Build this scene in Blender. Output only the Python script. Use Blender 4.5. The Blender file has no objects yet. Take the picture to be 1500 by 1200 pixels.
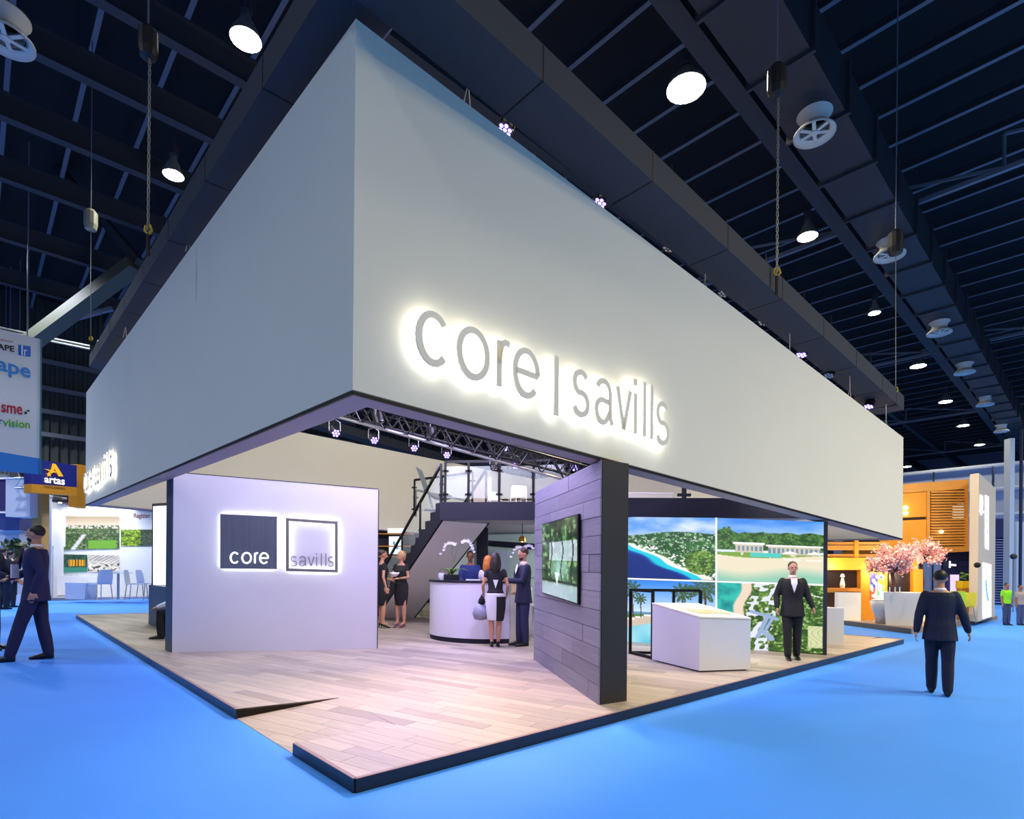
import bpy, bmesh, math, random
import numpy as np
from mathutils import Vector, Matrix
random.seed(7); rng = np.random.RandomState(5)
sc = bpy.context.scene
C = sc.collection
# ------------------------------------------------------------------ camera
CH = 1.42; F = 833.0; HY = 839.0; ROLL = math.radians(-0.5)
cam = bpy.data.cameras.new('camera'); co = bpy.data.objects.new('camera', cam); C.objects.link(co)
co.location = (0, 0, CH); co.rotation_euler = (math.pi/2, ROLL, 0)
cam.sensor_fit = 'HORIZONTAL'; cam.sensor_width = 36; cam.lens = 36*F/1500
cam.shift_y = (HY-600)/1500; cam.clip_end = 400; cam.clip_start = .05
sc.camera = co
sc.view_settings.view_transform = 'Standard'; sc.view_settings.look = 'None'
sc.view_settings.gamma = 1; sc.view_settings.use_curve_mapping = False
sc.view_settings.exposure = 0.35
# ------------------------------------------------------------------ world and hall lights
w = bpy.data.worlds.new('hall_air'); sc.world = w; w.use_nodes = True
w.node_tree.nodes['Background'].inputs[0].default_value = (.88, .93, 1.0, 1)
w.node_tree.nodes['Background'].inputs[1].default_value = .20
def lamp(name, kind, loc, power, col, size=.3, target=None, spot=None, blend=.6):
    l = bpy.data.lights.new(name, kind); l.energy = power; l.color = col
    if kind in ('POINT', 'SPOT'): l.shadow_soft_size = size
    if kind == 'AREA': l.size = size
    if kind == 'SPOT': l.spot_size = math.radians(spot or 60); l.spot_blend = blend
    o = bpy.data.objects.new(name, l); C.objects.link(o); o.location = loc
    if target is not None:
        o.rotation_euler = (Vector(target)-Vector(loc)).to_track_quat('-Z', 'Y').to_euler()
    return o
WARMW = (1, .90, .66); COOLW = (.82, .9, 1); PURP = (.52, .40, 1.0)
# unseen hall high bays, plus spots added to warm fascia and brighten far stands
for x, y, p, c in ((-4, -3, 800, COOLW), (5, -4, 700, WARMW), (13, 0, 5000, WARMW), (9, -3, 1100, WARMW), (-12, 2, 1400, COOLW), (0, 1, 350, WARMW),
                   (17, 6, 4200, WARMW), (13, 4.5, 3600, (1, .80, .50)), (22, 14, 4200, WARMW), (-20, 10, 3200, COOLW), (-17, 19, 3000, COOLW), (11, -8, 900, WARMW), (30, 24, 4200, COOLW), (33, 33, 4200, COOLW), (-25, 24, 4200, COOLW), (-14, 25, 2600, COOLW), (-10, -8, 900, COOLW)):
    lamp('hall_bay_fill', 'SPOT', (x, y, 12), p, c, .4, (x, y, 0), 150, 1.0)


# ------------------------------------------------------------------ pixel helpers (survey of the place)
cr, sr = math.cos(ROLL), math.sin(ROLL)
def hor(px): return HY - (px-750)*math.tan(ROLL)
def ray(px, py):
    a = (px-750)/F; b = (HY-py)/F
    return Vector((a*cr+b*sr, 1.0, -a*sr+b*cr))
def G(px, py, z=0.0):
    r = ray(px, py); t = (z-CH)/r.z
    return Vector((r.x*t, t, z))
def D(px, py, d):
    r = ray(px, py); return Vector((r.x*d, d, CH+r.z*d))
class Wall:                                   # vertical plane through two ground points
    def __init__(s, a, b):
        s.a = Vector((a[0], a[1], 0)); s.b = Vector((b[0], b[1], 0)); s.d = (s.b-s.a).normalized()
        s.n = Vector((s.d.y, -s.d.x, 0))
        if s.n.dot(-s.a) < 0: s.n = -s.n      # towards the viewer's side
    def p(s, px, py, off=0.0):
        r = ray(px, py); o = Vector((0, 0, CH)); pa = s.a+s.n*off
        t = (pa-o).dot(s.n)/r.dot(s.n)
        return o+r*t
U = Vector((.724, .690, 0)); V = Vector((-.690, .724, 0))
def UV(u, v, z=0): return U*u+V*v+Vector((0, 0, z))
Z3 = Vector((0, 0, 1))
# ------------------------------------------------------------------ materials
def lin(c):
    if isinstance(c, str):
        c = c.lstrip('#'); c = [int(c[i:i+2], 16)/255 for i in (0, 2, 4)]
    return tuple(((x+.055)/1.055)**2.4 if x > .04045 else x/12.92 for x in c)
MATS = {}
def mat(name, col, rough=.6, metal=0, emit=None, es=0, alpha=None, noise=0, scale=8, spec=.5, trans=0, coat=0, stretch=None, bump=0):
    if name in MATS: return MATS[name]
    m = bpy.data.materials.new(name); m.use_nodes = True; nt = m.node_tree; b = nt.nodes['Principled BSDF']
    c = lin(col); b.inputs['Base Color'].default_value = (*c, 1); b.inputs['Roughness'].default_value = rough
    b.inputs['Metallic'].default_value = metal; b.inputs['Specular IOR Level'].default_value = spec
    if trans: b.inputs['Transmission Weight'].default_value = trans
    if coat: b.inputs['Coat Weight'].default_value = coat
    if alpha is not None: b.inputs['Alpha'].default_value = alpha
    if emit: b.inputs['Emission Color'].default_value = (*lin(emit), 1); b.inputs['Emission Strength'].default_value = es
    if noise or bump:
        tc = nt.nodes.new('ShaderNodeTexCoord'); mp = nt.nodes.new('ShaderNodeMapping')
        if stretch: mp.inputs['Scale'].default_value = stretch
        n = nt.nodes.new('ShaderNodeTexNoise'); n.inputs['Scale'].default_value = scale; n.inputs['Detail'].default_value = 6
        nt.links.new(tc.outputs['Object'], mp.inputs[0]); nt.links.new(mp.outputs[0], n.inputs['Vector'])
        if noise:
            r = nt.nodes.new('ShaderNodeMapRange'); r.inputs[3].default_value = 1-noise; r.inputs[4].default_value = 1+noise
            r.inputs[1].default_value = .3; r.inputs[2].default_value = .7
            x = nt.nodes.new('ShaderNodeVectorMath'); x.operation = 'SCALE'; x.inputs[0].default_value = c
            nt.links.new(n.outputs['Fac'], r.inputs[0]); nt.links.new(r.outputs[0], x.inputs['Scale'])
            nt.links.new(x.outputs[0], b.inputs['Base Color'])
        if bump:
            bp = nt.nodes.new('ShaderNodeBump'); bp.inputs['Strength'].default_value = bump; bp.inputs['Distance'].default_value = .02
            nt.links.new(n.outputs['Fac'], bp.inputs['Height']); nt.links.new(bp.outputs[0], b.inputs['Normal'])
    MATS[name] = m; return m
def glow(name, col, s): return mat(name, '#000000', emit=col, es=s)
def attr_mat(name, kind, rough=.6, es=0, base=1.0):
    if name in MATS: return MATS[name]
    m = bpy.data.materials.new(name); m.use_nodes = True; nt = m.node_tree; b = nt.nodes['Principled BSDF']
    a = nt.nodes.new('ShaderNodeAttribute'); a.attribute_name = kind
    b.inputs['Roughness'].default_value = rough
    if base > 0: nt.links.new(a.outputs['Color'], b.inputs['Base Color'])
    else: b.inputs['Base Color'].default_value = (0, 0, 0, 1)
    if es:
        nt.links.new(a.outputs['Color'], b.inputs['Emission Color']); b.inputs['Emission Strength'].default_value = es
    MATS[name] = m; return m
# ------------------------------------------------------------------ mesh accumulator
class MB:
    def __init__(s): s.v = []; s.f = []
    def add(s, vs, fs):
        o = len(s.v); s.v += [Vector(v) for v in vs]; s.f += [tuple(i+o for i in f) for f in fs]; return s
    def box(s, lo, hi):
        x0, y0, z0 = lo; x1, y1, z1 = hi
        return s.hexa([(x0,y0,z0),(x1,y0,z0),(x1,y1,z0),(x0,y1,z0)], [(x0,y0,z1),(x1,y0,z1),(x1,y1,z1),(x0,y1,z1)])
    def hexa(s, bot, top):
        return s.add(list(bot)+list(top), [(3,2,1,0),(4,5,6,7),(0,1,5,4),(1,2,6,5),(2,3,7,6),(3,0,4,7)])
    def prism(s, poly, z0, z1):
        n = len(poly); f0 = z0 if callable(z0) else (lambda p: z0); f1 = z1 if callable(z1) else (lambda p: z1)
        a = [(p[0], p[1], f0(p)) for p in poly]; b = [(p[0], p[1], f1(p)) for p in poly]
        return s.add(a+b, [tuple(range(n-1, -1, -1)), tuple(range(n, 2*n))]+[(i, (i+1) % n, n+(i+1) % n, n+i) for i in range(n)])
    def slab(s, q, n):                        # quad extruded by vector n
        q = [Vector(p) for p in q]; n = Vector(n)
        return s.hexa(q, [p+n for p in q])
    def bar(s, a, b, w, h=None, up=Z3):
        a = Vector(a); b = Vector(b); h = h or w; d = (b-a).normalized(); up = Vector(up)
        if abs(d.dot(up)) > .99: up = Vector((0, 1, 0)) if abs(d.y) < .9 else Vector((1, 0, 0))
        x = d.cross(up).normalized()*w/2; y = x.cross(d).normalized()*h/2
        return s.hexa([a-x-y, a+x-y, a+x+y, a-x+y], [b-x-y, b+x-y, b+x+y, b-x+y])
    def loft(s, rings, caps=True, close=True):
        n = len(rings[0]); vs = [v for r in rings for v in r]; fs = []
        for k in range(len(rings)-1):
            for i in range(n if close else n-1):
                j = (i+1) % n; fs.append((k*n+i, k*n+j, (k+1)*n+j, (k+1)*n+i))
        if caps: fs += [tuple(range(n-1, -1, -1)), tuple((len(rings)-1)*n+i for i in range(n))]
        return s.add(vs, fs)
    def tube(s, pts, r, n=8, caps=True):
        pts = [Vector(p) for p in pts]; rr = r if isinstance(r, (list, tuple)) else [r]*len(pts); rings = []; px = None
        for i, p in enumerate(pts):
            d = (pts[min(i+1, len(pts)-1)]-pts[max(i-1, 0)]).normalized()
            x = (px - d*px.dot(d)) if px is not None else d.orthogonal()
            if x.length < 1e-5: x = d.orthogonal()
            x.normalize(); px = x; y = d.cross(x)
            rings.append([p+(x*math.cos(t)+y*math.sin(t))*rr[i] for t in [2*math.pi*k/n for k in range(n)]])
        return s.loft(rings, caps)
    def capsule(s, pts, r, n=10):             # rounded ends
        pts = [Vector(p) for p in pts]; rr = list(r) if isinstance(r, (list, tuple)) else [r]*len(pts)
        d0 = (pts[0]-pts[1]).normalized(); d1 = (pts[-1]-pts[-2]).normalized()
        P = [pts[0]+d0*rr[0]*.95, pts[0]+d0*rr[0]*.7]+pts+[pts[-1]+d1*rr[-1]*.7, pts[-1]+d1*rr[-1]*.95]
        R = [rr[0]*.3, rr[0]*.72]+rr+[rr[-1]*.72, rr[-1]*.3]
        return s.tube(P, R, n)
    def ball(s, c, r, n=12, m=8, rot=None):
        c = Vector(c); r = (r, r, r) if not isinstance(r, (tuple, list)) else r; rings = []
        for k in range(m+1):
            a = math.pi*(k+.02)/(m+.04)-math.pi/2
            ring = [Vector((r[0]*math.cos(a)*math.cos(t), r[1]*math.cos(a)*math.sin(t), r[2]*math.sin(a))) for t in [2*math.pi*i/n for i in range(n)]]
            if rot: ring = [rot @ q for q in ring]
            rings.append([c+q for q in ring])
        return s.loft(rings)
    def lathe(s, c, prof, n=20, caps=True):
        c = Vector(c); return s.loft([[c+Vector((r*math.cos(t), r*math.sin(t), z)) for t in [2*math.pi*i/n for i in range(n)]] for r, z in prof], caps)
    def mesh(s, name, m, off=Vector((0, 0, 0)), smooth=False):
        me = bpy.data.meshes.new(name); me.from_pydata([tuple(v-off) for v in s.v], [], s.f)
        for mm in (m if isinstance(m, (list, tuple)) else [m]): me.materials.append(mm)
        me.validate()
        if not getattr(s, 'keep', False):
            bm = bmesh.new(); bm.from_mesh(me); bmesh.ops.recalc_face_normals(bm, faces=bm.faces); bm.to_mesh(me); bm.free()
        if smooth: me.shade_smooth()
        return me
def root_of(o):
    while o.parent: o = o.parent
    return o
def tag(o, label, cat, group=None, kind=None):
    if label: o['label'] = label
    if cat: o['category'] = cat
    if group: o['group'] = group
    if kind: o['kind'] = kind
    return o
def thing(name, loc, label, cat, group=None):
    o = bpy.data.objects.new(name, None); C.objects.link(o); o.location = loc; o.empty_display_size = .2
    return tag(o, label, cat, group)
def part(name, mb, m, parent, label=None, smooth=False, kind=None):
    off = root_of(parent).location.copy()
    o = bpy.data.objects.new(name, mb.mesh(name, m, off, smooth)); C.objects.link(o); o.parent = parent
    if label: o['label'] = label
    if kind: o['kind'] = kind
    return o
def solo(name, mb, m, label=None, cat=None, group=None, kind=None, smooth=False):
    xs = [v.x for v in mb.v]; ys = [v.y for v in mb.v]; zs = [v.z for v in mb.v]
    off = Vector(((min(xs)+max(xs))/2, (min(ys)+max(ys))/2, min(zs)))
    o = bpy.data.objects.new(name, mb.mesh(name, m, off, smooth)); C.objects.link(o); o.location = off
    return tag(o, label, cat, group, kind)
def copy_tree(o, parent=None):
    c = o.copy(); C.objects.link(c); c.parent = parent
    for ch in list(o.children): copy_tree(ch, c)
    return c
def evaluated(o):
    dg = bpy.context.evaluated_depsgraph_get(); dg.update()
    me = bpy.data.meshes.new_from_object(o.evaluated_get(dg)); return me
# lettering: font -> unit-box outline mesh, mapped by a function (x01, y01) -> world
def font_mesh(txt, bold=0.0):
    cu = bpy.data.curves.new('lettering', 'FONT'); cu.body = txt; cu.resolution_u = 3; cu.offset = bold
    o = bpy.data.objects.new('lettering', cu); C.objects.link(o); me = evaluated(o)
    vs = np.array([v.co[:2] for v in me.vertices]); fs = [tuple(p.vertices) for p in me.polygons]
    bpy.data.objects.remove(o); bpy.data.curves.remove(cu); bpy.data.meshes.remove(me)
    lo = vs.min(0); hi = vs.max(0); return (vs-lo)/(hi-lo), fs
def quad_map(tl, tr, br, bl):
    tl, tr, br, bl = map(Vector, (tl, tr, br, bl))
    return lambda x, y: (bl*(1-x)+br*x)*(1-y)+(tl*(1-x)+tr*x)*y
def letters(name, txt, fn, m, parent, bold=0.0, label=None):
    vs, fs = font_mesh(txt, bold); mb = MB(); mb.keep = True
    mb.add([fn(x, y) for x, y in vs], fs); return part(name, mb, m, parent, label)
# thin stroke glyphs (unit x-height)
def arc(cx, cy, rx, ry, a0, a1, n=18): return [(cx+rx*math.cos(math.radians(a0+(a1-a0)*i/n)), cy+ry*math.sin(math.radians(a0+(a1-a0)*i/n))) for i in range(n+1)]
GL = {'c': [arc(.5,.5,.5,.5,42,318)], 'o': [arc(.5,.5,.5,.5,0,360,24)], 'r': [[(.1,0),(.1,1)], [(.1,.5),(.16,.74),(.36,.93),(.62,1.0),(.98,.98)]],
      'e': [[(0.02,.5),(.98,.5)]+arc(.5,.5,.5,.5,5,318,22)], '|': [[(.5,-.22),(.5,1.15)]], 'l': [[(.5,0),(.5,1.38)]],
      'i': [[(.5,0),(.5,1)], [(.5,1.2),(.5,1.36)]], 'v': [[(0,1),(.5,0)], [(.5,0),(1,1)]],
      's': [arc(.5,.745,.42,.255,35,250,12)+arc(.5,.26,.46,.26,78,-155,14)],
      'a': [arc(.45,.72,.4,.28,160,10,9)+[(.86,.6),(.86,.15),(1,.0)], [(.86,.52)]+arc(.42,.27,.42,.27,70,290,12)+[(.86,.3)]]}
def ribbon(mb, pts, w, to3, n0, n1):          # pts in metres on the wall plane
    P = [Vector(p) for p in pts]; L = []; R = []
    closed = (P[0]-P[-1]).length < 1e-4
    for i, p in enumerate(P):
        a = P[max(i-1, 0)] if not (closed and i == 0) else P[-2]; b = P[min(i+1, len(P)-1)] if not (closed and i == len(P)-1) else P[1]
        d = (b-a); d = d.normalized() if d.length > 1e-9 else Vector((1, 0)); q = Vector((-d.y, d.x))*w/2; L.append(p+q); R.append(p-q)
    rings = [[to3(l, n0), to3(r, n0), to3(r, n1), to3(l, n1)] for l, r in zip(L, R)]
    mb.loft(rings)
# ------------------------------------------------------------------ common materials
M_white = mat('white_laminate', '#e6e4ea', .45); M_cream = mat('stretched_fabric_white', '#cfd0cc', .85, noise=.02, scale=1.5)
M_black = mat('black_steel', '#090a0d', .5, spec=.25); M_dark = mat('charcoal_paint', '#2c2d38', .6); M_navy = mat('navy_fabric', '#0d1026', .75)
M_kerb = mat('black_kerb', '#10141f', .35); M_deckblk = mat('joint_black', '#3a3128', .9)
M_purl = mat('dark_galvanised', '#6f7684', .5, .3); M_beam = mat('dark_beam', '#2a2d35', .65); M_ceil = mat('roof_deck_dark', '#0b0d14', .9)
M_box = mat('black_drape', '#252b36', .75); M_glass = mat('railing_glass', '#dfeee8', .03, alpha=.14, spec=.6)
M_chrome = mat('bright_metal', '#c9cbd0', .25, .9); M_skin = mat('skin', '#c08a6e', .55); M_skin2 = mat('skin_brown', '#8a5a42', .55)
M_gold = mat('ochre_panel', '#c07d18', .5, noise=.05); M_green = mat('leaf_green', '#4f7d2c', .5)
G_white = glow('white_led', '#ffffff', 12); G_lamp = glow('lamp_glass', '#fffbe8', 60); G_purp = glow('purple_lens', '#8f78ff', 5)
M_wshirt = mat('white_cotton', '#e8e9ee', .8)

# ================================================================== SETTING
m = MB(); m.add([(-70,-40,0),(110,-40,0),(110,110,0),(-70,110,0)], [(0,1,2,3)])
carpet = mat('blue_carpet', '#3f8ef6', .7, noise=.07, scale=.35, spec=.4)
floor = solo('floor', m, carpet, kind='structure')
m = MB(); zc = 15.5
m.add([UV(-30,-34,zc), UV(82,-34,zc), UV(82,40,zc), UV(-30,40,zc)], [(0,1,2,3)])
ceil = solo('ceiling', m, M_ceil, kind='structure')
pm = MB(); pm.bar((0,-34,0), (0,38.5,0), .05, .24); pm.bar((0,-34,-.12), (0,38.5,-.12), .12, .02)
pme = pm.mesh('purlin', [M_beam, M_purl])
for p_ in list(pme.polygons)[6:]: p_.material_index = 1
rz = math.atan2(U.y, U.x)
def hall_piece(name, me, u, v, z, parent=ceil):
    o = bpy.data.objects.new(name, me); C.objects.link(o); o.parent = parent
    o.location = UV(u, v, z)-parent.location; o.rotation_euler = (0, 0, rz); return o
for k in range(55): hall_piece('purlin', pme, -4+1.55*k, 0, 15.0)
bm_ = MB(); bm_.bar((-12,0,0), (82,0,0), .26, .03); bm_.bar((-12,0,.3), (82,0,.3), .03, .6); bm_.bar((-12,0,.6), (82,0,.6), .26, .03)
bme = bm_.mesh('roof_beam', M_beam)
bw_ = MB(); bw_.bar((-12,0,.25), (82,0,.25), .38, .5); bwe = bw_.mesh('roof_beam', M_beam)
hall_piece('roof_beam', bwe, 0, 5.45, 11.5)
for v in (-14, -4, 10.5, 13.8, 16.2, 19, 22, 26, 30): hall_piece('roof_beam', bme, 0, v, 12.6)
# cross bracing trusses spanning between the beams
for u in (6, 20, 34, 48, 62):
    t = MB()
    for v0 in range(-14, 34, 4):
        t.bar(UV(u, v0, 12.4), UV(u, v0+4, 13.3), .07); t.bar(UV(u, v0+4, 13.3), UV(u, v0+4, 12.4), .06)
    t.bar(UV(u, -14, 12.35), UV(u, 34, 12.35), .12)
    t.v = [p for p in t.v]; o = part('roof_truss', t, M_purl, ceil)
# left wall of the hall: ribbed cladding, girts, columns, braces
m = MB(); ring0 = []; ring1 = []
for i in range(0, 240):
    u = -14+i*.4
    for du, dv in ((0, 0), (.16, 0), (.2, .08), (.36, .08)):
        ring0.append(UV(u+du, 38.5+dv, 0)); ring1.append(UV(u+du, 38.5+dv, 15.5))
m.loft([ring0, ring1], caps=False, close=False)
wl = solo('wall_left', m, mat('dark_cladding', '#353a38', .6), kind='structure')
for z in (3.5, 6.0, 8.4, 9.6, 10.8, 12.2): part('girt', MB().bar(UV(-14, 38.2, z), UV(80, 38.2, z), .2, .22), mat('girt_grey', '#6d7078', .5, .3), wl)
for k in range(9): part('wall_column', MB().bar(UV(-8+k*9.5, 37.8, 0), UV(-8+k*9.5, 37.8, 15.3), .45, .3, up=U), M_beam, wl)
a = D(0, 535, 20.5); b = D(197, 388, 19.0)
part('brace', MB().bar(a+(a-b)*.3, b, .5, .36), mat('brace_olive', '#45473a', .6), wl)
part('brace', MB().bar(D(60, 480, 22), D(165, 452, 22), .14, .14), M_purl, wl)
part('brace', MB().bar(D(80, 240, 20), D(205, 385, 19), .3, .25), M_beam, wl)
for dz in (0, .22): part('pipe_run', MB().tube([D(-30, 478-dz*20, 21), D(60, 497-dz*20, 21), D(134, 512-dz*20, 21)], .04), mat('pipe_grey', '#70716c', .5, .3), wl)
# end wall of the hall
m = MB(); m.slab([UV(80,-34,0), UV(80,38,0), UV(80,38,15.5), UV(80,-34,15.5)], U*.3)
we = solo('wall_back', m, mat('end_wall_grey', '#6c7590', .7), kind='structure')
m = MB(); m.slab([UV(46,-30,0), UV(46,14,0), UV(46,14,8.3), UV(46,-30,8.3)], U*.3)
wp = solo('wall_far', m, mat('partition_grey', '#99a3ba', .7), kind='structure')
for z in (8.35, 6.9, 5.3): part('rail', MB().bar(UV(45.8,-30,z), UV(45.8,14,z), .18, .14), mat('rail_pale', '#c6cbd0', .5), wp)
for v in range(-28, 14, 3): part('panel_joint', MB().bar(UV(45.95,v,0), UV(45.95,v,8.3), .06, .06), M_beam, wp)
# duct with round diffusers
duct = thing('air_duct', UV(0, 4.35, 11), 'long dark square ventilation duct running under the roof at the right', 'duct')
part('casing', MB().hexa([UV(-4,3.8,11), UV(72,3.8,11), UV(72,4.9,11), UV(-4,4.9,11)], [UV(-4,3.8,12), UV(72,3.8,12), UV(72,4.9,12), UV(-4,4.9,12)]), mat('duct_dark', '#2d2e34', .55, .2), duct)
for k in range(38):
    u = -3+k*2.0
    part('flange', MB().hexa([UV(u,3.72,10.93), UV(u+.07,3.72,10.93), UV(u+.07,4.98,10.93), UV(u,4.98,10.93)], [UV(u,3.72,12.06), UV(u+.07,3.72,12.06), UV(u+.07,4.98,12.06), UV(u,4.98,12.06)]), M_beam, duct)
def diffuser(p, r, label):
    t = thing('ceiling_diffuser', p, label, 'air diffuser', 'round air diffusers hanging under the duct')
    Mw = mat('diffuser_white', '#cfcbc2', .5)
    part('rim', MB().lathe(p, [(r*.72, .1), (r, 0), (r*1.0, .04), (r*.74, .16), (r*.66, .12)], 24, caps=False), Mw, t, smooth=True)
    part('collar', MB().lathe(p+Z3*.22, [(r*.62, -.1), (r*.62, .12), (r*.85, .2), (r*.85, .24), (r*.6, .2)], 24, caps=False), Mw, t, smooth=True)
    part('neck', MB().lathe(p+Z3*.34, [(r*.5, 0), (r*.5, .085)], 16), M_black, t)
    h = part('hub', MB().lathe(p+Z3*.03, [(.02, -.02), (r*.2, 0), (r*.2, .05), (.02, .06)], 12), Mw, t)
    for k in range(6):
        a = k*math.pi/3; part('vane', MB().bar(p+Vector((math.cos(a)*r*.15, math.sin(a)*r*.15, .06)), p+Vector((math.cos(a)*r*.72, math.sin(a)*r*.72, .08)), .07, .02), Mw, h)
names = ['round white air diffuser nearest under the duct, seen open from below', 'second round air diffuser along the duct, half hidden by a hoist', 'third round air diffuser along the duct', 'fourth round air diffuser along the duct', 'fifth round air diffuser along the duct, small in the distance', 'sixth round air diffuser, farthest along the duct']
for (px, py), nm in zip(((1193,198), (1303,376), (1376,489), (1413,547), (1443,594), (1467,633)), names):
    d = F*9.15/(hor(px)-py); diffuser(D(px, py, d), .40, nm)
diffuser(D(8, 60, 10.0), .42, 'round air diffuser cut by the top left corner of the picture')
# high bay lamps
def highbay(px, py, r, label, z=12.2, power=900):
    d = F*(z-CH)/(hor(px)-py); p = D(px, py, d)
    t = thing('high_bay_lamp', p, label, 'ceiling lamp', 'hall lamps')
    part('reflector', MB().lathe(p, [(r, 0), (r*.9, .12), (r*.35, .42), (.06, .5)], 20, caps=False), mat('reflector_alu', '#b9b9b4', .3, .7), t, smooth=True)
    part('lens', MB().lathe(p, [(.02, -.03), (r*.8, 0), (r*.8, .03), (.02, .04)], 20), G_lamp, t, 'glowing white lens')
    part('driver', MB().lathe(p+Z3*.5, [(.1, 0), (.12, .05), (.12, .3), (.05, .34)], 12), M_dark, t)
    part('hanger', MB().tube([p+Z3*.8, Vector((p.x, p.y, 15.0))], .015, 5), M_dark, t)
    lamp('lamp_light', 'SPOT', p-Z3*.12, power, WARMW if px > 600 else (.95, 1, .85), .25, (p.x, p.y, 0), 150, 1.0)
for px, py, r, l, pw in ((360,58,.30,'brilliant hall lamp above the left side of the canopy, upper one', 800), (254,257,.26,'brilliant hall lamp left of the canopy, lower one', 800),
    (1005,130,.42,'largest and brightest hall lamp, above the front of the canopy', 1500), (1183,347,.30,'hall lamp beside the hoist cable, above the middle of the canopy', 1200),
    (1345,537,.36,'hall lamp right of the end of the black box beam', 1200), (1385,589,.36,'small distant hall lamp under the dark roof beam', 1200),
    (1411,624,.36,'small distant hall lamp beyond the roof beam', 1200), (1435,652,.36,'tiny hall lamp near the end wall', 900), (1329,684,.36,'tiny hall lamp above the timber cabin', 900),
    (1281,459,.22,'slim hall lamp above the black box beam', 600)):
    highbay(px, py, r, l, power=pw)
# ================================================================== BOOTH PLATFORM
HT = .09
PA = G(520, 1162); PR = G(1323, 943); PL = G(112, 906)
PB = PR+PL-PA
R1 = G(350, 1053); R2 = G(422, 1108); T1 = G(497, 1023, HT); T2 = G(580, 1062, HT)
# snap the ramp foot on to the left edge of the platform
eL = (PL-PA).normalized()
def onedge(p): return PA+eL*((p-PA).dot(eL))
R1 = onedge(R1); R2 = onedge(R2)
def v2(p): return Vector((p[0], p[1]))
def clip(poly, a, b, keep):                    # half-plane clip, keep=+1 left of a->b
    out = []; n = len(poly); d = b-a
    f = lambda p: keep*(d.x*(p.y-a.y)-d.y*(p.x-a.x))
    for i in range(n):
        p, q = poly[i], poly[(i+1) % n]; fp, fq = f(p), f(q)
        if fp >= 0: out.append(p)
        if (fp > 0 and fq < 0) or (fp < 0 and fq > 0): out.append(p+(q-p)*(fp/(fp-fq)))
    return out
A2, Rr2, B2, L2 = v2(PA), v2(PR), v2(PB), v2(PL)
r1, r2, t1, t2 = v2(R1), v2(R2), v2(T1), v2(T2)
def inset_outer(poly, e=.0):
    for a, b in ((A2, Rr2), (Rr2, B2), (B2, L2), (L2, A2)): poly = clip(poly, a, b, 1) if len(poly) > 2 else poly
    return poly
regs = [  # list of half-planes (a, b, keep)
    [(r1, t1, 1)],                              # left of the ramp cut line
    [(r1, t1, -1), (r2, t2, 1), (t1, t2, 1)],  # behind the ramp
    [(r2, t2, -1)]]                             # right of the ramp
ramp_hp = [(r1, t1, -1), (r2, t2, 1), (t1, t2, -1)]
def side(a, b, p): return (b-a).x*(p.y-a.y)-(b-a).y*(p.x-a.x)
# make signs right from sample points
s_left = v2(G(300, 980)); s_right = v2(G(600, 1130)); s_back = v2(G(640, 1024)); s_ramp = v2(G(430, 1060))
def fix(hps, sample): return [(a, b, 1 if side(a, b, sample) > 0 else -1) for a, b, k in hps]
regs = [fix(regs[0], s_left), fix(regs[1], s_back), fix(regs[2], s_right)]; ramp_hp = fix(ramp_hp, s_ramp)
# ramp height: plane through R1, R2 (floor) and T1
n_r = (R2-R1).cross(T1-R1)
def ramp_z(p): return max(.003, min(HT, R1.z-(n_r.x*(p[0]-R1.x)+n_r.y*(p[1]-R1.y))/n_r.z+.004))
plat = thing('booth_platform', PA, 'low timber floored booth platform with black kerb edge and a small ramp notch', 'platform')
m = MB()
for hp in regs:
    poly = [A2, Rr2, B2, L2]
    for h in hp: poly = clip(poly, *h)
    m.prism(poly, 0.0, HT-.006)
part('base', m, M_deckblk, plat)
m = MB(); poly = [A2, Rr2, B2, L2]
for h in ramp_hp: poly = clip(poly, *h)
m.prism(poly, 0.0, lambda p: max(.001, ramp_z(p)-.005)); part('ramp_base', m, M_deckblk, plat)
# kerb edging
cen = (PA+PR+PB+PL)/4
def kerb(a, b, name='kerb'):
    d = (b-a).normalized(); n = Vector((d.y, -d.x, 0))
    if n.dot(cen-a) < 0: n = -n
    part(name, MB().slab([a-n*.012, b-n*.012, b-n*.012+Z3*(HT+.002), a-n*.012+Z3*(HT+.002)], n*.03), M_kerb, plat)
    part('kerb_lip', MB().slab([a-n*.013+Z3*(HT+.002), b-n*.013+Z3*(HT+.002), b-n*.013+Z3*(HT+.006), a-n*.013+Z3*(HT+.006)], n*.03), mat('copper_lip', '#8d6f66', .5), plat)
kerb(PA, PR); kerb(PA, R2); kerb(R1, PL); kerb(PL, PB); kerb(PR, PB)
# ramp cheeks
ck = MB(); a = Vector((R1.x, R1.y, 0)); b = Vector((T1.x, T1.y, HT)); ck.add([a, a+Z3*(HT+.003), Vector((b.x, b.y, HT+.003)), a+V*.0+(T2-T1).normalized()*(-.02), a+Z3*(HT+.003)-(T2-T1).normalized()*.02, Vector((b.x, b.y, HT+.003))-(T2-T1).normalized()*.02], [(0,1,2),(3,5,4),(0,3,4,1),(1,4,5,2),(0,2,5,3)])
part('ramp_cheek', ck, mat('dark_brown_edge', '#33241f', .6), plat)
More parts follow.
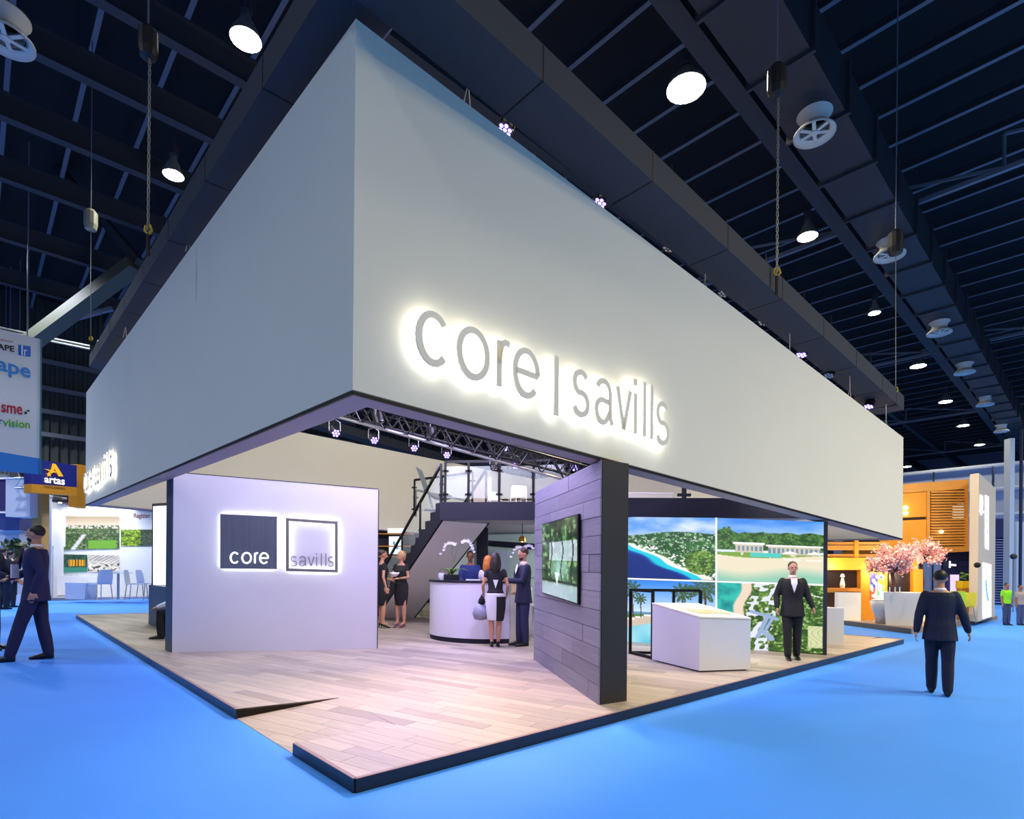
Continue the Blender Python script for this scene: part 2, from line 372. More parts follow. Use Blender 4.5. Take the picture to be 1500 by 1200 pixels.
# planks
def wood_mat(name, cols, rough=.45, grain=(1.2, 22, 1)):
    m = bpy.data.materials.new(name); m.use_nodes = True; nt = m.node_tree; b = nt.nodes['Principled BSDF']; b.inputs['Roughness'].default_value = rough
    a = nt.nodes.new('ShaderNodeAttribute'); a.attribute_name = 'tone'
    r = nt.nodes.new('ShaderNodeValToRGB'); el = r.color_ramp.elements
    for i, c in enumerate(cols):
        e = el[i] if i < 2 else el.new(1); e.position = i/(len(cols)-1); e.color = (*lin(c), 1)
    nt.links.new(a.outputs['Fac'], r.inputs[0])
    tc = nt.nodes.new('ShaderNodeTexCoord'); mp = nt.nodes.new('ShaderNodeMapping'); mp.vector_type = 'TEXTURE'
    mp.inputs['Rotation'].default_value = (0, 0, WOODROT.get(name, 0)); mp.inputs['Scale'].default_value = (1/grain[0], 1/grain[1], 1/grain[2])
    n = nt.nodes.new('ShaderNodeTexNoise'); n.inputs['Scale'].default_value = 2; n.inputs['Detail'].default_value = 5
    nt.links.new(tc.outputs['Object'], mp.inputs[0]); nt.links.new(mp.outputs[0], n.inputs['Vector'])
    mr = nt.nodes.new('ShaderNodeMapRange'); mr.inputs[1].default_value = .3; mr.inputs[2].default_value = .7; mr.inputs[3].default_value = .86; mr.inputs[4].default_value = 1.1
    nt.links.new(n.outputs['Fac'], mr.inputs[0]); x = nt.nodes.new('ShaderNodeVectorMath'); x.operation = 'SCALE'
    nt.links.new(r.outputs[0], x.inputs[0]); nt.links.new(mr.outputs[0], x.inputs['Scale']); nt.links.new(x.outputs[0], b.inputs['Base Color'])
    return m
dP = Vector((-1200, 833)).normalized(); dQ = Vector((-dP.y, dP.x))
WOODROT = {'oak_plank': math.atan2(dP.y, dP.x), 'grey_plank': 0}
M_plank = wood_mat('oak_plank', ['#8f8378', '#a5998b', '#b3a594', '#9b8f84'])
def tone_mesh(mb, name, m, off, tones):
    me = mb.mesh(name, m, off); at = me.attributes.new('tone', 'FLOAT', 'FACE')
    for i, t in enumerate(tones): at.data[i].value = t
    return me
PW, PLN = .155, 1.05
allp = []
for i in range(-120, 140):
    st = random.random()*PLN
    for j in range(-30, 30):
        o = dQ*(i*PW)+dP*(j*PLN+st)
        q = [A2+o+dP*.002+dQ*.0015, A2+o+dP*(PLN-.002)+dQ*.0015, A2+o+dP*(PLN-.002)+dQ*(PW-.0015), A2+o+dP*.002+dQ*(PW-.0015)]
        pc = inset_outer(q)
        if len(pc) < 3: continue
        pieces = []
        for k, hp in enumerate(regs+[ramp_hp]):
            pp = pc
            for h in hp:
                pp = clip(pp, *h) if len(pp) > 2 else pp
            if len(pp) > 2:
                ar = abs(sum(pp[a].x*pp[(a+1) % len(pp)].y-pp[(a+1) % len(pp)].x*pp[a].y for a in range(len(pp))))/2
                if ar > 2e-4: pieces.append((k, pp))
        if not pieces: continue
        c = sum((p for p in pieces[0][1]), Vector((0, 0)))/len(pieces[0][1])
        allp.append((c.y if c.y > .5 else .5, pieces, random.random()))
allp.sort(key=lambda t: t[0])
rest = MB(); rt = []
for idx, (dist, pieces, tone) in enumerate(allp):
    mb = MB() if idx < 298 else rest; n0 = len(mb.f)
    for k, pp in pieces:
        if k == 3: mb.prism(pp, lambda p: ramp_z(p)-.005, lambda p: ramp_z(p))
        else: mb.prism(pp, HT-.006, HT)
    if idx < 298:
        me = tone_mesh(mb, 'plank', M_plank, PA, [tone]*len(mb.f)); o = bpy.data.objects.new('plank', me); C.objects.link(o); o.parent = plat
    else: rt += [tone]*(len(rest.f)-n0)
me = tone_mesh(rest, 'planks_beyond', M_plank, PA, rt); o = bpy.data.objects.new('planks_beyond', me); C.objects.link(o); o.parent = plat; o['kind'] = 'stuff'

# ================================================================== CANOPY (hung fascia ring)
FA = Vector((*v2(D(516.5, 577, 4.1)), 0)); FR = Vector((*v2(D(1322, 791, 12.0)), 0)); FL = Vector((*v2(D(125, 741, 15.0)), 0)); FB = Vector((*v2(D(783, 796, 22.0)), 0))
def zz(px, py, d): return D(px, py, d).z
zA = (zz(518.5,577,4.1), zz(518.5,27,4.1)); zR = (zz(1322,791,12), zz(1322,641,12)); zL = (zz(125,741,15), zz(125,575,15)); zB = (zz(783,797,22), zz(783,704,22))
can = thing('hanging_canopy', Vector((0, 9, 2.6)), 'huge white square fascia canopy with glowing lettering hung over the booth', 'canopy')
TH = .24
def inward(p, q, r):   # inner offset corner at q between p and r
    d1 = (q-p).normalized(); d2 = (r-q).normalized(); c = (FA+FR+FL+FB)/4
    n1 = Vector((d1.y, -d1.x, 0)); n1 = n1 if n1.dot(c-q) > 0 else -n1
    n2 = Vector((d2.y, -d2.x, 0)); n2 = n2 if n2.dot(c-q) > 0 else -n2
    return q+(n1+n2)*TH/(1+n1.dot(n2))
IA = inward(FL, FA, FR); IR = inward(FA, FR, FB); IB = inward(FR, FB, FL); IL = inward(FB, FL, FA)
M_fas = mat('fascia_paint', '#dbd5c1', .8, noise=.015, scale=.8)
def panel(p, q, ip, iq, zp, zq, lab=None):
    v = lambda a, z: Vector((a.x, a.y, z))
    return part('fascia_panel', MB().hexa([v(p,zp[0]+.03), v(q,zq[0]+.03), v(iq,zq[0]+.03), v(ip,zp[0]+.03)], [v(p,zp[1]), v(q,zq[1]), v(iq,zq[1]), v(ip,zp[1])]), M_fas, can, lab)
pr = panel(FA, FR, IA, IR, zA, zR); pl = panel(FA, FL, IA, IL, zA, zL); panel(FR, FB, IR, IB, zR, zB); panel(FL, FB, IL, IB, zL, zB)
v = lambda a, z: Vector((a.x, a.y, z))
M_sof = mat('soffit_mauve', '#8a7f8c', .6)
for p, q, ip, iq, zp, zq in ((FA,FR,IA,IR,zA,zR), (FA,FL,IA,IL,zA,zL), (FR,FB,IR,IB,zR,zB), (FL,FB,IL,IB,zL,zB)):
    s = part('soffit', MB().hexa([v(p,zp[0]), v(q,zq[0]), v(iq,zq[0]), v(ip,zp[0])], [v(p,zp[0]+.026), v(q,zq[0]+.026), v(iq,zq[0]+.026), v(ip,zp[0]+.026)]), M_sof, can)
    d = (q-p).normalized(); n = Vector((d.y, -d.x, 0)); n = -n if n.dot(cen-p) > 0 else n
    part('bottom_trim', MB().slab([v(p,zp[0]-.004)+n*.004, v(q,zq[0]-.004)+n*.004, v(q,zq[0]+.022)+n*.004, v(p,zp[0]+.022)+n*.004], -n*.02), M_black, s)
# glowing sign letters
def sign(parent, wall, boxes, y_base0, y_base1, x0, x1, word, sw, off, mface, mglow, flip=1, name='letter'):
    """boxes: per letter (px0,px1); baseline/top given as world z by linear interpolation of px"""
    (zb0, zt0), (zb1, zt1) = y_base0, y_base1
    P0 = wall.p(x0, 700); P1 = wall.p(x1, 700); S0 = (Vector((P0.x, P0.y, 0))-wall.a).dot(wall.d); S1 = (Vector((P1.x, P1.y, 0))-wall.a).dot(wall.d)
    for ch, (a, b) in zip(word, boxes):
        pa = wall.p(a, 700); pb = wall.p(b, 700); sa = (pa-wall.a).dot(wall.d); sb = (pb-wall.a).dot(wall.d)
        zb = lambda s: zb0+(zb1-zb0)*(s-S0)/(S1-S0); zt = lambda s: zt0+(zt1-zt0)*(s-S0)/(S1-S0)
        to3 = lambda p, n: wall.a+wall.d*p[0]+Z3*p[1]+wall.n*n
        f = MB(); g = MB()
        hw = sw/2*(1 if sb > sa else -1)
        for st in GL[ch]:
            pts = []
            for x, y in st:
                s = sa+hw+(sb-sa-2*hw)*x; pts.append((s, zb(s)+sw/2+(zt(s)-zb(s)-sw)*y))
            ribbon(f, pts, sw, to3, off, off+.02); ribbon(g, pts, sw*.9, to3, off*.45, off*.98)
        fo = part(name, f, mface, parent); part('light_strip', g, mglow, fo)
Wr = Wall(FA, FR); Wl = Wall(FL, FA)
M_let = mat('letter_face', '#e4dcc6', .4)
G_sign = glow('sign_glow', '#fffffa', 6.5)
bx = [(597,647),(656,705),(713,737),(738,778),(791,813),(824,852),(858,887),(889,913),(912,924),(925,938),(936,948),(947,969)]
zt = lambda px, py: Wr.p(px, py).z
sign(pr, Wr, bx, (zt(620,541), zt(620,461)), (zt(960,655), zt(960,592)), 620, 960, 'core|savills', .055, .09, M_let, G_sign)
zt = lambda px, py: Wl.p(px, py).z
n = 12; xs = [128+ (171-128)*(i/n)**1.05 for i in range(n+1)]
lb = [(xs[i]+.4, xs[i+1]-.4) for i in range(n)]
sign(pl, Wl, lb, (zt(130,722), zt(130,694)), (zt(169,700), zt(169,667)), 130, 169, 'core|savills', .07, .07, M_let, G_sign)
# ================================================================== BLACK BOX BEAM above (square ring) with cables, chains and spots
QA = Vector((-.95,3.58,0)); QR = Vector((8.38,12.2,0)); QL = Vector((-11.2,15.0,0)); QB = Vector((-1.9,23.6,0))
qz = {'A': 5.52, 'R': 4.98, 'L': 6.75, 'B': 5.6}; BH = .30; BW = .5
box = thing('box_beam_ring', Vector((-1, 10, 5)), 'black draped square ring of box beams hanging above the canopy', 'truss')
cq = (QA+QR+QL+QB)/4
for p, q, zp, zq in ((QA,QR,5.52,4.98), (QA,QL,5.52,6.75), (QR,QB,4.98,5.6), (QL,QB,6.75,5.6)):
    d = (q-p).normalized(); n = Vector((d.y, -d.x, 0)); n = n if n.dot(cq-p) > 0 else -n
    part('box_beam', MB().hexa([v(p,zp), v(q,zq), v(q,zq)+n*BW, v(p,zp)+n*BW], [v(p,zp+BH), v(q,zq+BH), v(q,zq+BH)+n*BW, v(p,zp+BH)+n*BW]), M_box, box)
    # seams and clamps
    for k in range(1, 8):
        t = k/8; a = p.lerp(q, t); z = zp+(zq-zp)*t
        part('seam_band', MB().slab([v(a,z-.004)-n*.004, v(a,z-.004)+n*(BW+.004), v(a,z+BH+.004)+n*(BW+.004), v(a,z+BH+.004)-n*.004], d*.012), M_black, box)
lamp('truss_wash', 'POINT', (0, 10, 5.2), 0.01, PURP)
def cable(px, y0, y1, dpt, label):
    a = D(px, y0, dpt); b = D(px, y1, dpt); t = thing('suspension_cable', b, label, 'cable', 'pale cables holding the canopy')
    part('wire', MB().tube([a, b+Z3*.12], .007, 5), mat('pale_wire', '#c8c8b4', .5), t)
    e = Vector((1,0,0)); part('bridle', MB().tube([b-e*.05-Z3*.1, b+Z3*.12, b+e*.02-Z3*.1], .008, 5), mat('pale_wire', '#c8c8b4', .5), t)
def ring_depth(W, px, back=.15):
    p = W.p(px, 500, -back); return p.y
for px, y0, y1, l in ((686,62,142,'white cable at the near end of the right fascia top'), (1033,358,421,'white cable above the middle of the right fascia'), (1157,472,520,'white cable right of the middle of the right fascia'), (1245,541,578,'white cable near the far end of the right fascia'), (1298,592,622,'last white cable at the far corner of the right fascia')):
    cable(px, y0, y1, ring_depth(Wr, px), l)
for px, y0, y1, l in ((432,50,128,'white cable on the upper part of the left fascia'), (277,305,358,'white cable on the middle of the left fascia'), (184,452,487,'white cable on the far part of the left fascia')):
    cable(px, y0, y1, ring_depth(Wl, px), l)
# moving head / par spots
def par(p, tgt, s, label, group, lit=True):
    t = thing('stage_spotlight', p, label, 'spotlight', group)
    d = (Vector(tgt)-p).normalized(); x = d.cross(Z3).normalized()
    part('can', MB().tube([p-d*.16*s, p-d*.14*s, p+d*.1*s, p+d*.12*s], [.05*s, .085*s, .095*s, .1*s], 14), mat('can_black', '#0e0f13', .35), t, smooth=False)
    lens = MB()
    for k in range(7):
        a = k*math.pi/3; o = Vector((0,0,0)) if k == 6 else (x*math.cos(a)+d.cross(x)*math.sin(a))*.06*s
        lens.tube([p+d*.118*s+o, p+d*.126*s+o], .024*s, 8)
    part('lens', lens, G_purp if lit else M_chrome, t, 'glowing violet lenses' if lit else None)
    top = p+Z3*.26*s
    part('yoke', MB().tube([p+x*.12*s, p+x*.12*s+Z3*.2*s, top, p-x*.12*s+Z3*.2*s, p-x*.12*s], .012*s, 6), mat('steel_yoke', '#77787c', .35, .8), t)
    part('clamp', MB().tube([top, top+Z3*.12*s], .025*s, 8), M_black, t)
    part('drop_rod', MB().tube([top+Z3*.1*s, top+Z3*.75], .008, 5), M_black, t)
    part('power_lead', MB().tube([p-d*.15*s, p-d*.25*s-x*.05*s, top-x*.1*s, top+Z3*.12*s-x*.02], .006*s, 5), M_black, t)
    return t
for i, (px, py, sz) in enumerate(((745,181,.85), (883,290,.85), (983,357,.85), (1063,425,.85), (1121,468,.85), (1177,515,.95), (1217,546,.95), (1275,592,1.0))):
    dd = ring_depth(Wr, px, .34); p = D(px, py-4, dd)
    nm = ['nearest', 'second', 'third', 'fourth', 'fifth', 'sixth', 'seventh', 'farthest'][i]
    par(p, p+Vector((-.35, -.1, -1)), sz, f'{nm} black stage spotlight along the top of the right fascia', 'spotlights along the right fascia top', lit=i in (0,1,5,7))
for i, (px, py) in enumerate(((148,512), (240,400), (372,222))):
    dd = ring_depth(Wl, px, .34); p = D(px, py, dd)
    par(p, p+Vector((.3, -.1, -1)), .95, ['black spotlight at the far end of the left fascia top', 'black spotlight halfway along the left fascia top', 'black spotlight at the near part of the left fascia top'][i], 'spotlights along the left fascia top', lit=False)
# white floodlight clamped on the left end of the box ring
# interior spots
for i, (px, py, dd, lit) in enumerate(((490,632,11,1), (547,643,12,1), (606,655,13,1), (654,665,13,1), (755,681,14,1), (843,683,12,1), (553,610,9,0), (632,628,9,0), (747,655,9.5,0), (725,680,12,0))):
    p = D(px, py, dd)
    nm = ['leftmost glowing violet spotlight inside the canopy', 'second glowing violet spotlight from the left inside the canopy', 'third glowing violet spotlight from the left inside the canopy', 'fourth glowing violet spotlight, above the stairs', 'small violet spotlight above the upper railing', 'small spotlight above the plank clad wall', 'unlit spotlight at the front left inside the canopy', 'unlit pale spotlight above the stair railing', 'unlit pale spotlight above the right part of the railing', 'unlit spotlight low above the upper deck'][i]
    par(p, (Vector((0, 6.0, .5)) if lit else Vector((-1, 9, 0))), .9, nm, 'spotlights inside the canopy', bool(lit))
    if lit and i < 4: lamp('spot_beam', 'SPOT', p+(Vector((-.5, 8, .5))-p).normalized()*.2, 150, PURP, .08, (-.6+.6*i, 7.4, 0), 75, .8)
# inner lighting truss (dark beams seen through the canopy)
tr = thing('lighting_truss', D(600, 640, 10), 'dark lighting truss carrying spotlights inside the canopy', 'truss')
for (a, b) in ((D(425,590,10.5), D(850,700,10.2)), (D(440,598,13), D(900,712,14)), (D(400,585,9), D(860,712,8.8))):
    n = Vector((0, 0, .3))
    for o in (Vector((0,0,0)), n, Vector((.2,.2,0))): part('chord', MB().tube([a+o, b+o], .02, 6), M_black if o.length > 0 or a.y > 9.5 else mat('chord_grey', '#85867c', .5, .3), tr)
    k = 14; w_ = MB()
    for j in range(k): w_.tube([a.lerp(b, j/k), a.lerp(b, (j+.5)/k)+n], .014, 5); w_.tube([a.lerp(b, (j+.5)/k)+n, a.lerp(b, (j+1)/k)], .014, 5)
    part('lattice', w_, M_black, tr)
# hoists: chain, hook, motor
def hoist(px, ym, y1, dpt, label, motor_s=1.0, chain=True, mcol='#16171b'):
    b = D(px, y1, dpt); mtop = D(px, ym, dpt); t = thing('chain_hoist', b, label, 'hoist', 'hoists holding the box beams')
    part('motor', MB().lathe(mtop, [(.03*motor_s, -.22*motor_s), (.1*motor_s, -.2*motor_s), (.12*motor_s, -.1*motor_s), (.12*motor_s, .14*motor_s), (.07*motor_s, .2*motor_s)], 12), mat('hoist'+mcol, mcol, .5), t)
    c = MB(); L = mtop.z-.2-b.z; nl = max(4, min(90, int(L/.05)))
    if chain:
        for k in range(nl):
            z = b.z+L*k/nl; hw = .012; x = Vector((1,0,0)) if k % 2 else Vector((0,1,0)); p = Vector((b.x, b.y, z)); h = L/nl*1.15
            c.bar(p-x*hw, p-x*hw+Z3*h, .008); c.bar(p+x*hw, p+x*hw+Z3*h, .008)
    else: c.tube([b, mtop], .008, 5)
    part('chain', c, mat('chain_steel', '#9a9a94', .4, .6), t, kind='stuff')
    part('hook', MB().tube([b+Vector((-.03,0,.06)), b+Vector((-.04,0,0)), b+Vector((0,0,-.05)), b+Vector((.045,0,0)), b+Vector((.02,0,.07))], .015, 6), mat('hook_yellow', '#c9a21c', .5), t, 'yellow hook')
    part('hanger', MB().tube([mtop+Z3*.15, Vector((mtop.x, mtop.y, 15.0))], .012, 5), M_purl, t)
    part('strap', MB().bar(b-Z3*.04, b-Z3*.3, .03), M_black, t)
hoist(217, 62, 338, 6.9, 'chain hoist with yellow hook over the left side of the canopy', .9)
hoist(133, 322, 497, 14.5, 'pale chain hoist over the far left end of the box beam', 1.25, False, '#8d8a74')
hoist(1138, 118, 400, 7.6, 'chain hoist left of the nearest air diffuser', 1.0)
hoist(1312, 355, 572, 11.8, 'hoist with long thin chain at the far right end of the box beam', 1.2, False)

# ================================================================== PEOPLE
def xf(M, R, T): M.v = [R @ v_ + T for v_ in M.v]; return M
def remesh(mb, vox, name):
    me = mb.mesh(name, M_skin); o = bpy.data.objects.new('remesh_source', me); C.objects.link(o)
    md = o.modifiers.new('r', 'REMESH'); md.mode = 'VOXEL'; md.voxel_size = vox
    s_ = o.modifiers.new('s', 'SMOOTH'); s_.factor = .5; s_.iterations = 2
    out = evaluated(o); bpy.data.objects.remove(o); bpy.data.meshes.remove(me); out.materials.clear(); out.name = name; out.shade_smooth(); return out
def hand(mb, wr, d, up, s=1.0, curl=.5):
    """palm, four fingers of different lengths and a thumb; d = forearm direction, up = back-of-hand normal"""
    d = d.normalized(); side_ = d.cross(up).normalized(); up = side_.cross(d).normalized()
    pc = wr+d*.045*s; R = Matrix((side_, d, up)).transposed()
    mb.ball(pc, (.042*s, .052*s, .018*s), 10, 6, R)
    for k, ln in enumerate((.068, .078, .072, .056)):
        o = wr+d*.085*s+side_*((k-1.5)*.021*s); r = .0092*s; a1 = d*math.cos(curl*.5)-up*math.sin(curl*.5); a2 = d*math.cos(curl*1.6)-up*math.sin(curl*1.6)
        p1 = o+a1*ln*.55*s; mb.capsule([o-d*.02*s, o, p1, p1+a2*ln*.45*s], [r, r, r*.95, r*.8], 6)
    o = wr+d*.025*s-side_*.03*s; a = (d*.7-side_*.65-up*.25).normalized(); a2 = (d*.95-side_*.15-up*.3).normalized()
    mb.capsule([o, o+a*.04*s, o+a*.04*s+a2*.032*s], [.013*s, .011*s, .009*s], 6)
def interp(ks, z):
    for a, b in zip(ks, ks[1:]):
        if a[0] <= z <= b[0]:
            t = (z-a[0])/(b[0]-a[0]); return [a[i]+(b[i]-a[i])*t for i in (1, 2, 3)]
    return list(ks[-1][1:])
TORSO = {'m': [(.84,.13,.09,0), (.90,.165,.11,.0), (.98,.165,.112,.005), (1.08,.148,.102,0), (1.2,.16,.112,-.005), (1.32,.182,.118,-.005), (1.40,.175,.10,0), (1.455,.12,.075,.01), (1.49,.066,.064,.01)],
         'f': [(.84,.13,.09,0), (.90,.172,.112,.008), (.97,.165,.11,.008), (1.08,.122,.088,0), (1.2,.135,.105,-.012), (1.29,.145,.125,-.022), (1.37,.15,.09,0), (1.43,.11,.065,.008), (1.49,.05,.05,.01)]}
def torso_rings(kind, infl, z0, z1, n=18, hem=None):
    ks = TORSO[kind]; out = []; N = 14
    for i in range(N+1):
        z = z0+(z1-z0)*i/N; a, b, c = interp(ks, max(z, .9) if z < .9 else z)
        if hem and z < .98: a += hem*(.98-z); b += hem*(.98-z)
        out.append([Vector(((a+infl)*math.cos(t), (b+infl)*math.sin(t)+c, z)) for t in [2*math.pi*k/n for k in range(n)]])
    return out
def person(label, foot, H, yaw, sex='m', skin=None, hair=('short', '#1c1512'), top='suit', topcol='#161d3a', legcol=None, shoecol='#0b0b0e',
           larm=None, rarm=None, stance=(.0, .0), spread=.085, lean=0, headyaw=0, headpitch=0, vox=.011, group=None, z=None, knee=(0, 0), seated=False, extra=None):
    """front is -Y in local space. arms: (elbow, wrist) offsets from shoulder; stance: fore-aft offset of left/right foot"""
    skin = skin or M_skin; base = Vector(foot); s = H/1.75
    t = thing('person', base, label, 'person', group)
    Rz = Matrix.Rotation(yaw, 3, 'Z'); Rl = Matrix.Rotation(lean, 3, 'X')   # lean>0 bends forward (towards -Y)
    piv = Vector((0, 0, .93))
    def up_(p): return piv+Rl @ (Vector(p)-piv)
    la = larm or ((.04, .02, -.28), (.05, -.03, -.53)); ra = rarm or ((-.04, .02, -.28), (-.05, -.03, -.53))
    sw = .168 if sex == 'm' else .150
    body = MB(); J = {}
    for sg, nm, ar in ((1, 'L', la), (-1, 'R', ra)):
        sh = Vector((sg*sw, 0, 1.405)); el = sh+Vector(ar[0]); wr = sh+Vector(ar[1]); J['sh'+nm] = up_(sh); J['el'+nm] = up_(el); J['wr'+nm] = up_(wr)
        st = stance[0 if sg > 0 else 1]; kn = knee[0 if sg > 0 else 1]
        J['hp'+nm] = Vector((sg*.09, 0, .90)); J['an'+nm] = Vector((sg*spread, st, .085+(.05 if 'heel' in str(shoecol) else 0)))
        J['kn'+nm] = Vector((sg*(spread+.09)/2, st*.5-.015-kn, .49))
        if seated: J['kn'+nm] = Vector((sg*.12, -.42, .93)); J['an'+nm] = Vector((sg*.12, -.40, .5))
    r_arm = (.05, .038, .026) if sex == 'm' else (.04, .031, .021)
    r_leg = (.088, .058, .038) if sex == 'm' else (.088, .052, .033)
    tr_ = MB(); tr_.loft(torso_rings(sex, -.008, .86, 1.49)); tr_.v = [up_(p) for p in tr_.v]; body.add(tr_.v, tr_.f)
    for nm in 'LR':
        body.capsule([J['sh'+nm], J['sh'+nm].lerp(J['el'+nm], .5), J['el'+nm], J['el'+nm].lerp(J['wr'+nm], .35), J['wr'+nm]], [r_arm[0], r_arm[0]*.9, r_arm[1], r_arm[1]*1.02, r_arm[2]])
        d = J['wr'+nm]-J['el'+nm]; sg = 1 if nm == 'L' else -1
        upv = Vector((sg, 0, 0)) if abs(d.normalized().z) > .6 else Vector((0, 0, 1))
        hand(body, J['wr'+nm], d, upv)
        body.capsule([J['hp'+nm], J['hp'+nm].lerp(J['kn'+nm], .5), J['kn'+nm], J['kn'+nm].lerp(J['an'+nm], .35), J['an'+nm]], [r_leg[0], r_leg[0]*.86, r_leg[1], r_leg[1]*1.05, r_leg[2]])
        body.capsule([J['an'+nm]+Vector((0,.01,-.03)), J['an'+nm]+Vector((0,-.12,-.055))], [.034, .026])
    # neck + head
    hc = up_((0, -.012, 1.635)); nb = up_((0, .008, 1.46)); body.capsule([nb, hc-Vector((0,0,.06))], [.056 if sex == 'm' else .045, .05 if sex == 'm' else .041])
    Rh = Matrix.Rotation(headyaw, 3, 'Z') @ Matrix.Rotation(headpitch, 3, 'X')
    def hd(p): return hc+Rh @ Vector(p)
    hm = MB(); hm.ball((0, .005, .02), (.074, .094, .092), 16, 12); hm.ball((0, -.02, -.045), (.056, .066, .062), 12, 8)
    hm.capsule([(0, -.088, .0), (0, -.106, -.022)], [.010, .014], 8)
    hm.ball((0, -.083, -.055), (.024, .012, .010), 8, 6)
    for sg in (1, -1): hm.ball((sg*.076, .01, -.005), (.012, .02, .032), 8, 6); hm.ball((sg*.03, -.083, .022), (.02, .012, .008), 8, 6)
    hm.v = [hd(p) for p in hm.v]; body.add(hm.v, hm.f)
    if sex == 'f':
        pass
    bm2 = remesh(body, vox, 'body')
    def place(me):
        me.transform((Matrix.Rotation(yaw, 4, 'Z') @ Matrix.Scale(s, 4))); return me
    def child(me, name, m_, parent=t, lab=None):
        me.materials.clear(); me.materials.append(m_); me.name = name
        o = bpy.data.objects.new(name, me); C.objects.link(o); o.parent = parent
        if lab: o['label'] = lab
        return o
    bo = child(place(bm2), 'body', skin)
    # eyes
    ey = MB()
    for sg in (1, -1): ey.ball(hd((sg*.03, -.088, .008)), (.011, .006, .007), 8, 5)
    child(place(ey.mesh('eyes', M_black, smooth=True)), 'eyes', mat('eye_dark', '#20160f', .3), bo)
    lp = MB(); lp.ball(hd((0, -.094, -.056)), (.02, .006, .006), 8, 5); child(place(lp.mesh('lips', M_black, smooth=True)), 'lips', mat('lip', '#9c5048', .5), bo)
    # hair
    h = MB(); kindh, hcol = hair
    h.ball((0, .022, .04), (.081, .093, .088), 14, 10)
    if kindh == 'long':
        h.capsule([(0, .06, .03), (0, .085, -.08), (0, .09, -.19), (0, .08, -.25)], [.08, .085, .08, .045], 12)
        for sg in (1, -1): h.capsule([(sg*.06, .01, .03), (sg*.075, .03, -.08), (sg*.075, .05, -.19)], [.03, .035, .03], 8)
    elif kindh == 'bob':
        h.capsule([(0, .05, .03), (0, .07, -.06)], [.08, .05], 12)
        for sg in (1, -1): h.capsule([(sg*.066, .015, .04), (sg*.07, .03, -.04)], [.022, .02], 8)
    elif kindh == 'bun':
        h.ball((0, .12, .05), .04, 10, 8)
    h.v = [hd(p) for p in h.v]
    # hair must stay behind the face
    child(place(remesh(h, .012, 'hair')), 'hair', mat('hair'+hcol, hcol, .55))
    cm = lambda nme, col: mat('cloth_'+nme+col, col, .8)
    if kindh == 'beard' or (extra and 'beard' in extra):
        b_ = MB(); b_.ball((0, -.035, -.066), (.054, .06, .045), 12, 8); b_.v = [hd(p) for p in b_.v]; child(place(b_.mesh('beard', M_black, smooth=True)), 'beard', mat('hair'+hcol, hcol, .55))
    def sleeves(mb, infl, frac=1.0):
        for nm in 'LR':
            a, e, w_ = J['sh'+nm], J['el'+nm], J['wr'+nm]
            if frac >= 1: mb.capsule([a, a.lerp(e, .5), e, e.lerp(w_, .5), e.lerp(w_, .96)], [r_arm[0]+infl-.004, r_arm[0]+infl-.002, r_arm[1]+infl+.004, r_arm[1]+infl, r_arm[2]+infl])
            else: mb.capsule([a, a.lerp(e, frac)], [r_arm[0]+infl+.004, r_arm[0]+infl])
    def legs(mb, infl, z0=.0):
        for nm in 'LR':
            a, k, n_ = J['hp'+nm], J['kn'+nm], J['an'+nm]
            mb.capsule([a, a.lerp(k, .5), k, k.lerp(n_, .5), n_+Vector((0, 0, .0))], [r_leg[0]+infl*.6, r_leg[0]*.9+infl, r_leg[1]+infl+.006, r_leg[1]+infl+.004, r_leg[2]+infl+.012])
    if top in ('suit', 'shirt', 'tee'):
        lg = MB(); tq = MB(); tq.loft(torso_rings(sex, .006, .86, 1.04)); lg.add(tq.v, tq.f); legs(lg, .012)
        child(place(remesh(lg, vox*1.15, 'trousers')), 'trousers', cm('trousers', legcol or topcol))
    if top == 'suit':
        jk = MB(); tq = MB(); tq.loft(torso_rings('m', .02, .77, 1.445, hem=.12)); tq.v = [up_(p) for p in tq.v]; jk.add(tq.v, tq.f); sleeves(jk, .016)
        jo = child(place(remesh(jk, vox*1.15, 'jacket')), 'jacket', cm('jacket', topcol))
        sh_ = MB(); P = [up_(p) for p in ((-.055, -.115, 1.455), (.055, -.115, 1.455), (.05, -.142, 1.36), (0, -.152, 1.2), (-.05, -.142, 1.36))]
        sh_.add(P+[p+Vector((0, .03, 0)) for p in P], [(0,1,2,3,4), (9,8,7,6,5)]+[(i, (i+1) % 5, 5+(i+1) % 5, 5+i) for i in range(5)])
        child(place(sh_.mesh('shirt', M_wshirt)), 'shirt', M_wshirt)
        cl = MB(); cl.lathe((0, .008, 0), [(.066, 1.455), (.071, 1.49), (.06, 1.505)], 16); cl.v = [up_(p) for p in cl.v]; child(place(cl.mesh('collar', M_wshirt, smooth=True)), 'collar', M_wshirt)
        lpl = MB()
        for sg in (1, -1):
            q = [up_(p) for p in ((sg*.06, -.11, 1.45), (sg*.085, -.125, 1.38), (sg*.05, -.16, 1.27), (sg*.008, -.158, 1.18))]; lpl.add(q+[p+Vector((0, -.012, 0)) for p in q], [(0,1,2,3), (7,6,5,4), (0,4,5,1), (1,5,6,2), (2,6,7,3), (3,7,4,0)])
        child(place(lpl.mesh('lapels', M_black)), 'lapels', cm('jacket', topcol), jo)
    elif top in ('shirt', 'tee'):
        jk = MB(); tq = MB(); tq.loft(torso_rings(sex, .014, .88, 1.445)); tq.v = [up_(p) for p in tq.v]; jk.add(tq.v, tq.f); sleeves(jk, .012, 1.0 if top == 'shirt' else .6)
        child(place(remesh(jk, vox*1.15, 'shirt')), 'shirt', cm('shirt', topcol))
    elif top == 'dress':
